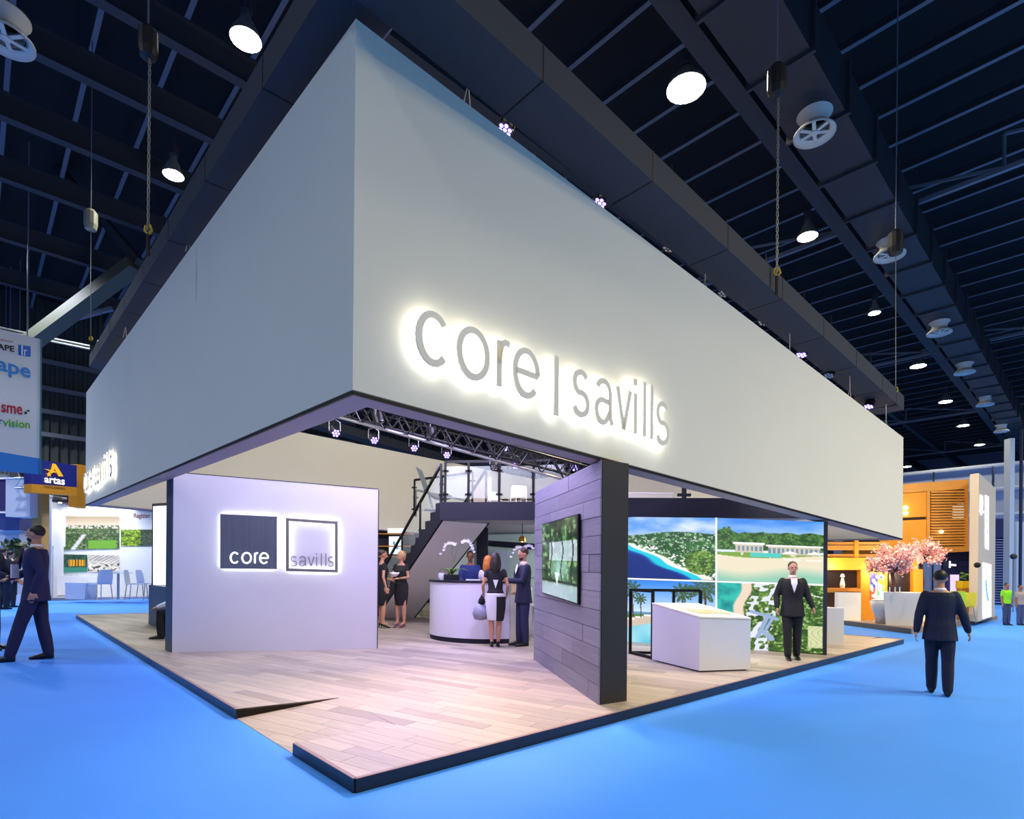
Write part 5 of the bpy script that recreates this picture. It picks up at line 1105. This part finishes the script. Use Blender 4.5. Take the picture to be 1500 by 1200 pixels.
mb = MB(); cx, cy = 71.5, 695
pts = [f_(cx+(4.2 if k % 2 == 0 else 1.7)*math.sin(k*PI/5), cy-(4.2 if k % 2 == 0 else 1.7)*math.cos(k*PI/5)) for k in range(10)]; mb.add(pts+[p+WA.n*.03 for p in pts], [tuple(range(10)), tuple(range(19, 9, -1))]+[(i, (i+1) % 10, 10+(i+1) % 10, 10+i) for i in range(10)]); part('star', mb, G_or, ar)
p = Vector((*v2(D(53, 850, 25.0)), 0)); part('gold_column', MB().box(p+Vector((-.22,0,0)), p+Vector((.22,.4,4.9))), mat('gold_column', '#b08a4c', .5), ar)
solo('gold_tower', MB().slab([WA.p(113,680,-.6), WA.p(126,682,-.6), WA.p(126,745,-.6), WA.p(113,742,-.6)], -WA.n*.5), M_gold, 'gold clad tower block behind the sign board', 'tower')
# neighbouring white booth with pictures
e0 = G(76, 880); e1 = G(235, 876.5); bz = .12; back_ = Vector((0, 3.0, 0))
nbp = thing('white_booth', e0, 'neighbouring white exhibition booth with wall pictures, seen left of the canopy', 'booth')
b0 = e0+Vector((-.5,2.6,0)); b1 = Vector((*v2(D(262, 850, e1.y+1.8)), 0)); b0 = Vector((*v2(D(78, 850, e0.y+1.8)), 0)); WN = Wall(b0, b1)
part('base', MB().hexa([e0, e1+Vector((1,0,0)), b1, b0], [v(p, bz) for p in (e0, e1+Vector((1,0,0)), b1, b0)]), mat('booth_base', '#9b9aa2'), nbp)
zt_ = WN.p(150, 742).z
part('wall_board', MB().slab([v(b0,bz), v(b1,bz), v(b1,zt_), v(b0,zt_)], -WN.n*.15), mat('booth_white', '#dfe1ea', .6), nbp)
part('ceiling_edge', MB().slab([v(b0,zt_)+WN.n*.9, v(b1,zt_)+WN.n*.9, v(b1,zt_+.12)+WN.n*.9, v(b0,zt_+.12)+WN.n*.9], -WN.n*.95), M_beam, nbp)
part('side_wall', MB().slab([v(b0,bz), v(b0,zt_), v(b0,zt_)+WN.n*.9, v(b0,bz)+WN.n*.9], Vector((-.08,0,0))), mat('booth_white', '#dfe1ea', .6), nbp)
for q, fn, r_ in (((81,756,175,757,806,804), pic_park, 70), ((89,812,128,813,839,838), pic_night, 40), ((129,813,175,814,838,837), pic_room, 40), ((177,776,223,776,800,800), pic_fruit, 50)):
    x0, y0, x1, y1, yb0, yb1 = q[0], q[1], q[2], q[3], q[4], q[5]; picture('picture', [WN.p(x0,y0), WN.p(x1,y1), WN.p(x1,yb1), WN.p(x0,yb0)], fn, r_, 40, E_print, nbp, WN.n, .04)
wtext(nbp, 'Register', WN, 196, 220, 752, 752, 761, 761, K('maroon','#6a3038'), .03, .01)
for px in (88, 126, 168): p = WN.p(px, 748, .8); part('downlight', MB().lathe(Vector((p.x, p.y, zt_-.04)), [(.05, 0), (.07, .03)], 10), glow('downlight_white', '#fff6e0', 20), nbp); lamp('booth_downlight', 'SPOT', (p.x, p.y, zt_-.1), 60, (1, .97, .9), .05, (p.x, p.y+.6, 0), 100, .9)
lamp('booth_wash', 'AREA', WN.p(150, 748, .9), 90, (1, .99, .97), 2.5, WN.p(150, 850, 0))
part('back_counter', MB().slab([WN.p(82,843,.1), WN.p(128,846,.1), WN.p(128,872,.1), WN.p(82,872,.1)], WN.n*.4), M_white, nbp)
p = G(110, 879, bz); pf = thing('cube_pouf', p, 'white cube pouf in the neighbouring white booth', 'pouf'); part('cube', MB().box(p+Vector((-.42,0,.03)), p+Vector((.42,.7,.62))), M_white, pf); part('cushion', MB().box(p+Vector((-.43,-.01,.62)), p+Vector((.43,.71,.72))), mat('pouf_top', '#eceaf2'), pf)
side_chair(G(145, 879, bz), -1.9, 'white chair left of the round table in the neighbouring booth', M_white, 'white chairs of the neighbouring booth', 1.5)
side_chair(G(200, 879, bz), 1.9, 'white chair right of the round table in the neighbouring booth', M_white, 'white chairs of the neighbouring booth', 1.5)
side_chair(G(217, 876, bz), 2.6, 'white chair farthest right in the neighbouring booth', M_white, 'white chairs of the neighbouring booth', 1.5)
p = G(173, 878, bz); tb = thing('round_table', p, 'white round pedestal table between the chairs of the neighbouring booth', 'table'); part('tabletop', MB().lathe(p+Z3*1.12, [(.5, 0), (.52, .02), (.5, .04)], 24), M_white, tb); part('pedestal', MB().tube([p, p+Z3*1.12], .05, 10), M_chrome, tb); part('foot', MB().lathe(p, [(.3, 0), (.3, .02), (.05, .05)], 20), M_chrome, tb)
# clutter at the far left: white panels, truss, plant
for i, (x0, x1, y0, y1, dd, col, l) in enumerate(((8,44,702,757,24.6,'#cfd2de','white hanging box left of the gold column'), (60,76,728,800,26.4,'#c6cad6','white booth tower right of the gold column'), (-6,28,752,776,25.2,'#2e3f78','navy sign band at the left border'), (-6,28,778,800,25.6,'#c9ccd6','pale counter front under the navy band'), (-12,9,702,748,25.6,'#2a2258','purple lit dark box at the left border'))):
    a, b = D(x0, y1, dd), D(x1, y1, dd); zt_2 = D(x0, y0, dd).z; o = thing('booth_block', a, l, 'booth'); part('face', MB().box(a, Vector((b.x, dd+.8, zt_2))), mat('block'+col, col, .6), o); part('edge', MB().box(Vector((a.x-.03, dd-.03, zt_2)), Vector((b.x+.03, dd+.83, zt_2+.08))), M_white, o)
    if a.z > .3 and i in (0, 2, 4): part('hanger', MB().tube([Vector((a.x+.2, dd+.4, zt_2)), Vector((a.x+.2, dd+.4, 15.0))], .02, 5), M_purl, o)
    if i in (1, 3): part('leg', MB().box((a.x, dd+.1, 0), (b.x, dd+.7, a.z)), mat('block'+col, col, .6), o)
a, b = D(-12, 872, 27.4), D(76, 872, 27.4); fb = thing('far_backdrop', Vector((a.x, 27.4, 0)), 'pale backdrop panel added to brighten the far background at the left border', 'booth')  # added pale backdrop, keeps the far left from going dark
part('back_wall', MB().box((a.x, 27.4, 0), (b.x, 27.6, D(0, 757, 27.4).z)), mat('far_white', '#cdd0dc', .6), fb); part('blue_band', MB().box((a.x, 27.3, D(0, 790, 27.3).z), (b.x, 27.4, D(0, 777, 27.3).z)), mat('far_blue', '#5668a8', .6), fb)
for px in (-6, 2, 9, 16, 24, 66, 72): p_ = D(px, 797, 27.2); part('glow_dot', MB().ball(p_, .12, 8, 6), glow('far_glow', '#fff6e0', 5), fb)  # glowing balls added along the backdrop
part('counter', MB().box((a.x, 26.6, 0), (b.x-1.0, 27.0, 1.1)), M_white, fb)
a = D(22, 715, 24); tt = thing('stand_truss', a, 'short bright aluminium truss piece under the banner', 'truss')
for zz_ in (0, .35, .7): part('chord', MB().tube([a+Z3*zz_*1.2, a+Vector((1.0,0,zz_*1.2))], .04, 6), M_chrome, tt)
w_ = MB()
for k in range(4): w_.tube([a+Vector((.25*k,0,0)), a+Vector((.25*k+.25,0,.42))], .02, 5); w_.tube([a+Vector((.25*k,0,.84)), a+Vector((.25*k+.25,0,.42))], .02, 5)
part('lattice', w_, M_chrome, tt)
part('hanger', MB().tube([a+Vector((.5,0,.8)), Vector((a.x+.5, a.y, 15.0))], .02, 5), M_purl, tt)
def leafy(p, h, r, label, col, n=120, sz=.12, trunk=True, name='potted_plant', cat='plant', pot=True, grp=None):
    t = thing(name, p, label, cat, grp)
    if pot: part('pot', MB().lathe(p, [(.18, 0), (.24, .35), (.22, .35), (.2, .3)], 14), M_white, t)
    part('trunk', MB().tube([p+Z3*.2, p+Z3*(h-r)], [.03, .02], 6), mat('bark', '#4a3428'), t); mb = MB()
    for k in range(n):
        d = Vector((rng.normal(), rng.normal(), rng.normal())).normalized()*r*rng.uniform(.4, 1); c = p+Z3*(h-r*.7)+d; a = Vector((rng.normal(), rng.normal(), rng.normal())).normalized(); b = a.orthogonal().normalized()
        mb.add([c-a*sz, c+b*sz*.45, c+a*sz, c-b*sz*.45], [(0,1,2,3)])
    part('foliage', mb, mat('leaf'+col, col, .6), t, kind='stuff')
g = G(24, 884); leafy(g, (884-795)*g.y/F, .55, 'leafy green plant beside the far dark suited visitors', '#4a5a34', 160, .16)

# ================================================================== RIGHT SIDE OF THE HALL
# timber cabin booth
q0 = G(1230, 915); q1 = G(1335, 929); q2 = G(1461, 908); q3 = q2+Vector((-3.5, 8, 0)); q4 = q0+Vector((-1, 9, 0))
hb = thing('timber_booth', q1, 'neighbouring booth with amber timber cabin, louvres and lit counters at the right', 'booth')
part('platform', MB().prism([v2(q) for q in (q0, q1, q2, q3, q4)], 0, .13), mat('hb_platform', '#8a7768', .6), hb)
M_tim = mat('amber_timber', '#c08335', .5, noise=.12, scale=2, stretch=(1, 1, 12)); M_amb = mat('amber_wall', '#d08a1a', .5, noise=.06, scale=2); M_dwin = mat('dark_window', '#2a1c14', .3)
# upper cabin on far plane
WC = Wall(D(1300, 760, 17.6), D(1419, 760, 17.2)); cf = lambda px, py, o=0: WC.p(px, py, o)
cb = thing('louvred_cabin', v(cf(1419, 807), cf(1419, 807).z), 'amber timber upper cabin with horizontal louvres', 'cabin')
part('body', MB().slab([cf(1290,716), cf(1419,704), cf(1419,807), cf(1290,812)], -WC.n*3), M_dwin, cb)
part('top_board', MB().slab([cf(1290,712,.08), cf(1419,702,.08), cf(1419,716,.08), cf(1290,724,.08)], -WC.n*3.1), M_tim, cb)
part('bottom_board', MB().slab([cf(1290,803,.08), cf(1419,800,.08), cf(1419,808,.08), cf(1290,813,.08)], -WC.n*3.1), M_tim, cb)
part('panel', MB().slab([cf(1290,724,.03), cf(1358,719,.03), cf(1358,757,.03), cf(1290,760,.03)], -WC.n*.08), M_amb, cb)
part('panel', MB().slab([cf(1290,764,.03), cf(1358,761,.03), cf(1358,802,.03), cf(1290,803,.03)], -WC.n*.08), M_amb, cb)
part('post', MB().slab([cf(1358,718,.07), cf(1362.5,718,.07), cf(1362.5,802,.07), cf(1358,802,.07)], -WC.n*.1), M_tim, cb)
part('post', MB().slab([cf(1413.5,714,.07), cf(1419,713,.07), cf(1419,800,.07), cf(1413.5,800,.07)], -WC.n*.1), M_tim, cb)
for k in range(20):
    y0 = 719+k*4.05; part('louvre', MB().slab([cf(1362.5,y0,.03), cf(1413.5,y0-.8,.03), cf(1413.5,y0+1.3,.03), cf(1362.5,y0+2.1,.03)], WC.n*.06-Z3*.03), M_tim, cb)
part('lit_window', MB().slab([cf(1395,739,.0), cf(1413,738,.0), cf(1413,759,.0), cf(1395,759,.0)], WC.n*.02), glow('cabin_window', '#e8ecd8', .8), cb)
for py in (744, 752): part('wall_light', MB().ball(cf(1327, py, .12), .06, 8, 6), glow('warm_spot', '#fff0d0', 10), cb)
part('wall_light', MB().ball(cf(1379, 779, .12), .05, 8, 6), glow('warm_spot', '#fff0d0', 10), cb)
# lower amber facade
WD = Wall(D(1200, 860, 17.3), D(1345, 860, 16.6)); df = lambda px, py, o=0: WD.p(px, py, o); gz = lambda px: WD.p(px, 860).z
fc = thing('amber_facade', v(df(1262, 910), .13), 'amber shop-front facade with dark windows and posters beside the blossom trees', 'facade')
def fpan(name, x0, x1, y0, y1, o, th_, m_, W_=WD, root=None): return part(name, MB().slab([W_.p(x0,y0,o), W_.p(x1,y0,o), W_.p(x1,y1,o), W_.p(x0,y1,o)], -W_.n*th_), m_, root or fc)
fpan('back_wall', 1205, 1345, 812, 912, 0, .1, mat('brown_back', '#7a5230'))
fpan('header', 1205, 1345, 817, 835, .4, .5, M_amb)
fpan('window', 1212, 1260, 837, 861, .05, .08, M_dwin); fpan('window', 1302, 1340, 837, 872, .05, .08, M_dwin)
fpan('counter_shelf', 1212, 1262, 862, 868, .6, .5, M_tim)
fpan('column', 1261, 1274, 834, 912, .42, .5, M_amb); fpan('side_panel', 1274, 1300, 834, 912, .3, .3, M_amb); fpan('post', 1338, 1352, 834, 905, .3, .3, M_amb)
picture('poster', [df(1274.5,840,.3), df(1296,841,.3), df(1296,879,.3), df(1274.5,878,.3)], pic_colour, 24, 36, E_bright, fc, WD.n, .02, label='multicoloured lit poster')
for y0, y1 in ((794,798), (799,806), (812,816)): fpan('slat', 1205, 1300, y0, y1, .3, .25, M_tim)
fpan('slat_post', 1252, 1258, 792, 818, .35, .3, M_amb)
fpan('grey_fascia', 1205, 1300, 766, 791, .3, .2, mat('glass_grey', '#8f9aa2', .4))
part('urn', MB().lathe(df(1234, 862, .6), [(.05, 0), (.07, .1), (.03, .3), (.06, .34), (.03, .42)], 12), mat('cream_china', '#e8dfc8', .4), fc)
wc = thing('white_counter', df(1245, 906, .9), 'glowing white counter in front of the amber facade', 'counter')
a, b = WD.p(1228,908,.9), WD.p(1261,908,.9); a.z = b.z = .13; part('body', MB().slab([a, b, v(b,D(1245,868,a.y).z), v(a,D(1245,868,a.y).z)], -WD.n*.4), mat('lit_white', '#f1e6d2', .5, emit='#fff0d8', es=.35), wc); part('top', MB().slab([v(a,D(1245,868,a.y).z), v(b,D(1245,868,a.y).z), v(b,D(1245,868,a.y).z)-WD.n*.45, v(a,D(1245,868,a.y).z)-WD.n*.45], Z3*.04), M_tim, wc)
for px, py in ((1225, 830), (1290, 838), (1330, 845)): lamp('facade_light', 'POINT', df(px, py, .8), 26, (1, .8, .5), .1)
lamp('cabin_light', 'AREA', cf(1370, 690, 2.2), 45, (1, .85, .6), 1.5, cf(1370, 765, 0))
# navy shutter wall under the cabin
WS = Wall(D(1380, 860, 18.2), D(1425, 860, 18.0)); ns_ = thing('navy_shutter', v(WS.p(1400,905), 0), 'navy blue shutter wall below the louvred cabin', 'shutter')
a, b = WS.p(1380,905), WS.p(1424,905); a.z = b.z = .13; zt3 = WS.p(1400, 808).z; part('backing', MB().slab([a, b, v(b,zt3), v(a,zt3)], -WS.n*.1), mat('shutter_navy', '#1d2c66', .5), ns_)
for k in range(22): z_ = .2+k*(zt3-.3)/22; part('slat', MB().slab([v(a,z_), v(b,z_), v(b,z_+.08), v(a,z_+.08)], WS.n*.03), mat('shutter_navy', '#1d2c66', .5), ns_)
fpan('poster', 1393, 1405, 842, 876, .2, .05, glow('pink_poster', '#dfc8ff', 1.0), WS, ns_)
part('white_emblem', MB().slab([WS.p(1390,822,.2), WS.p(1392,822,.2), WS.p(1392,832,.2), WS.p(1390,832,.2)], WS.n*.03).slab([WS.p(1392,826,.2), WS.p(1400,827,.2), WS.p(1400,829.5,.2), WS.p(1392,829,.2)], WS.n*.03), glow('sign_w2', '#ffffff', 1.2), ns_)
# beige tower with lightboxes
t0 = G(1419, 910, .13); t1 = G(1432, 911, .13); t2 = G(1457, 903.5, .13); tz0 = D(1419,695,t0.y).z; tz1 = D(1457,716,t2.y).z
tw = thing('beige_tower', t1, 'tall beige tower with two bright lightboxes at the right end of the timber booth', 'tower')
t3 = t0+(t2-t1); part('body', MB().hexa([t0, t1, t2, t3], [v(t0,tz0), v(t1,tz0), v(t2,tz1), v(t3,tz1)]), mat('tower_beige', '#c2b7a8', .6), tw)
WT = Wall(t1, t2); G_lb = E_bright
picture('lightbox_panel', [WT.p(1442,725), WT.p(1447.5,728), WT.p(1447.5,806), WT.p(1442,804)], pic_ice, 12, 30, E_bright, tw, WT.n, .02); picture('lightbox_panel', [WT.p(1438.5,824), WT.p(1451,827), WT.p(1451,903), WT.p(1438.5,907)], pic_ice, 24, 50, E_bright, tw, WT.n, .02)
mb = MB(); f2_ = lambda p, n_: WT.a+WT.d*p[0]+Z3*p[1]+WT.n*n_
pc = WT.p(1436, 736); s0 = (pc-WT.a).dot(WT.d)
ribbon(mb, [(s0+.18*math.cos(a), pc.z+.35*math.sin(a)) for a in [PI*.8+i*PI*1.4/12 for i in range(13)]], .05, f2_, .01, .04); mb.slab([WT.p(1434,747,.01), WT.p(1440,749,.01), WT.p(1440,752,.01), WT.p(1434,750,.01)], WT.n*.03); part('emblem', mb, glow('emblem_w', '#ffffff', 1.2), tw)
part('camera_dome', MB().ball(WT.p(1431.5, 828, .05), .08, 8, 6), M_black, tw)
# blossom trees in planters
def blossom(px, py_base, canopy, label, pl, seed, dd=None):
    r_ = np.random.RandomState(seed); g = G(px, py_base, .13); d = g.y; c = D(canopy[0], canopy[1], d); rr_ = canopy[2]*d/F
    t = thing('blossom_tree', g, label, 'tree', 'pink blossom trees in white planters')
    x0, x1, yt = pl; wx = (x1-x0)*d/F/2; zt4 = D(px, yt, d).z
    e1 = Vector((g.y, -g.x, 0)).normalized(); e2 = Vector((g.x, g.y, 0)).normalized(); k_ = math.hypot(g.x, g.y)/g.y*.93; bx_ = lambda a_, b_, z_: v(g+e1*a_*wx*k_+e2*b_*wx, z_)
    part('planter', MB().hexa([bx_(-.85,0,.13), bx_(.85,0,.13), bx_(.85,1.5,.13), bx_(-.85,1.5,.13)], [bx_(-1,-.08,zt4), bx_(1,-.08,zt4), bx_(1,1.6,zt4), bx_(-1,1.6,zt4)]), mat('planter_white', '#d9d6d6', .5), t)
    b0 = g+Vector((0, wx, zt4-g.z)); trk = part('trunk', MB().tube([b0-Z3*.1, b0+Vector((.03,0,(c.z-b0.z)*.3)), Vector((c.x-.02, b0.y, c.z-rr_*.5)), Vector((c.x, b0.y, c.z))], [.06, .05, .04, .02], 8), mat('bark_dark', '#4e2f2a', .8), t, smooth=True)
    cc_ = Vector((c.x, b0.y, c.z)); mb = MB(); tips = []
    for k in range(46):
        a = r_.uniform(0, 2*PI); el = r_.uniform(-.25, 1.3); L = rr_*r_.uniform(.75, 1.08); dr = Vector((math.cos(a)*math.cos(el), math.sin(a)*math.cos(el), math.sin(el)*.85-.1)); s0 = cc_-Z3*rr_*.45; e_ = cc_+dr*L; tips.append((s0, e_)); mb.tube([s0, s0.lerp(e_, .5)+Vector((0,0,.06)), e_], [.016, .01, .004], 4)
    part('branches', mb, mat('bark_dark', '#4e2f2a', .8), t)
    for nm, col, cnt in (('blossom', '#f8c0ba', 2000), ('blossom', '#f09a90', 1100), ('blossom', '#fde6de', 1100)):
        mb = MB()
        for k in range(cnt):
            s0, e_ = tips[r_.randint(len(tips))]; u_ = r_.uniform(.35, 1.02)**.8; p = s0.lerp(e_, u_)+Vector(r_.normal(0, rr_*.075, 3)); a = Vector(r_.normal(0, 1, 3)).normalized(); b = a.orthogonal().normalized(); sz = r_.uniform(.022, .045)
            mb.add([p-a*sz, p+b*sz*.8, p+a*sz, p-b*sz*.8, p+a.cross(b)*sz*.5], [(0,1,4),(1,2,4),(2,3,4),(3,0,4)])
        part('blossoms', mb, mat('petal'+col, col, .7), t, kind='stuff')
blossom(1321, 917, (1322, 823, 37), 'pink blossom tree in a white planter, left of the pair', (1300, 1341, 868), 3)
blossom(1360, 911, (1361, 812, 29), 'pink blossom tree half hidden by the walking man, right of the pair', (1344, 1374, 870), 8)
lamp('blossom_fill', 'SPOT', D(1290, 700, 12.5), 500, (1, .78, .66), .1, D(1340, 820, 15.8), 45)  # spot without a fixture, added to brighten the blossom
for i, px in enumerate((1303, 1311, 1318)): p = D(px, 868, 14.6); part_ = thing('table_candle', p-Z3*.0, ['white candle at the left edge of the left planter', 'middle white candle on the left planter', 'white candle right on the left planter'][i], 'candle', 'white candles on the planter'); part('wax', MB().tube([p, p+Z3*.14], .014, 6), M_wshirt, part_); part('wick', MB().tube([p+Z3*.14, p+Z3*.16], .004, 4), M_black, part_)
g = G(1297, 914, .13); tc_ = thing('tub_chair', g, 'white tub chair left of the white planter', 'chair'); mb = MB()
mb.loft([[g+Vector(((.1+w_)*math.cos(a)-.0, .2+(.1+w_)*math.sin(a), z_)) for a in [2*PI*k/14 for k in range(14)]] for z_, w_ in ((.0, .02), (.15, .04), (.35, .1), (.6, .16))]); part('shell', mb, M_white, tc_, smooth=True); part('cushion', MB().lathe(g+Vector((0,.2,.6)), [(.22, 0), (.22, .04), (.1, .06)], 14), M_wshirt, tc_)
side_chair(G(1408, 912, .13), PI+.2, 'bright yellow chair at the foot of the beige tower', mat('chair_yellow', '#e0c81c', .5), None, 1.0)
side_chair(G(1394, 913, .13), PI-.2, 'lime green chair just right of the walking man', mat('chair_lime', '#a6cf2a', .5), None, 1.05)
p = D(1413, 862, 17.0); yp = thing('yellow_planter', Vector((p.x, p.y, .13)), 'yellow planter with green leaves on a shelf beside the beige tower', 'plant'); part('stand', MB().box((p.x-.14, p.y-.1, .13), (p.x+.14, p.y+.14, p.z)), M_tim, yp); part('pot', MB().box(p+Vector((-.15,-.12,0)), p+Vector((.15,.16,.22))), mat('pot_yellow', '#e6c21c'), yp); mb = MB()
for k in range(40): c = p+Vector((rng.uniform(-.12,.12), rng.uniform(-.08,.1), .22+rng.uniform(0,.24))); a = Vector(rng.normal(0,1,3)).normalized()*.06; b = a.orthogonal().normalized()*.03; mb.add([c-a, c+b, c+a, c-b], [(0,1,2,3)])
part('foliage', mb, M_green, yp, kind='stuff')
# far right: navy roller door, white column, dark pole
a = G(1457, 886); b = G(1479, 886); z_ = D(1465, 760, a.y).z; rd = thing('roller_door', a, 'tall navy blue roller door in the far wall', 'door')
part('housing', MB().box((a.x, a.y, z_-.9), (b.x, a.y+.6, z_)), mat('door_navy', '#1a2658', .5), rd)
for k in range(26): z0_ = k*(z_-.9)/26; part('slat', MB().box((a.x+.05, a.y+.15, z0_), (b.x-.05, a.y+.22, z0_+(z_-.9)/26-.03)), mat('door_navy', '#1a2658', .5), rd)
part('guide', MB().box((b.x-.15, a.y, 0), (b.x, a.y+.3, z_-.9)), mat('door_navy2', '#22306a', .5), rd)
for py in (768, 783, 812, 830, 851): p = D(1474.5, py, a.y-.02); part('bolt', MB().ball(p, .05, 6, 4), M_wshirt, rd)
a = G(1481, 888); solo('hall_column', MB().box((a.x-.1, a.y, 0), (a.x+.12, a.y+.35, 8.2)), mat('col_pale', '#c6ccd2', .6), 'pale hall column right of the navy roller door', 'column')
a = G(1494, 893); solo('hall_pole', MB().tube([a, a+Z3*7.9], .06, 10), mat('pole_navy', '#262b45', .5), 'thin dark pole near the right border', 'pole')
a = D(1489, 800, 28); solo('hall_board', MB().box(a+Vector((0,0,-3.0)), a+Vector((.9,.1,1.2))), mat('board_pale', '#b9c6d0', .6), 'pale board right of the hall column', 'board')
a = G(1484, 897); sg_ = thing('sign_stand', a, 'small signpost behind the green shirted person', 'sign'); part('pole', MB().tube([a, a+Z3*2.2], .03, 6), M_chrome, sg_); part('head', MB().ball(a+Z3*2.25, .12, 8, 6), M_dark, sg_)

# ================================================================== BOOTH LIGHTS (pools and washes, no fixtures modelled)
lamp('warm_pool', 'SPOT', (.2, 7.6, 4.9), 900, (1, .72, .42), .25, (-.6, 5.8, 0), 60, 1.0)
lamp('warm_pool', 'SPOT', (1.0, 9.0, 4.9), 500, (1, .78, .5), .25, (.1, 7.0, 0), 60, 1.0)
lamp('violet_wash', 'AREA', (-1.5, 9.5, 5.1), 220, (.62, .54, 1), 1.2, (-1.2, 11.8, .5))
lamp('violet_wash', 'AREA', (-3.0, 7.0, 4.9), 75, (.72, .68, 1), 1.0, (-4.0, 9.2, 1.2))
lamp('violet_wash', 'AREA', (.2, 7.0, 4.7), 140, (.55, .45, 1), 1.0, (1.0, 7.8, 1.3))
lamp('canopy_wash', 'AREA', (-1, 10.8, 5.6), 150, (1, .97, .86), 1.6, (-4, 19, 4.2))
lamp('display_wash', 'SPOT', (2.6, 8.0, 4.0), 260, (1, .95, .9), .2, (3.2, 8.6, 0), 90, .8)
lamp('display_wash', 'SPOT', (5.2, 10.3, 4.2), 200, (1, .95, .9), .2, (5.6, 10.3, 0), 90, .8)
lamp('backroom_wash', 'AREA', (1.2, 13.2, 2.45), 60, (.85, .95, 1), 1.0, (1.2, 14.5, .8))
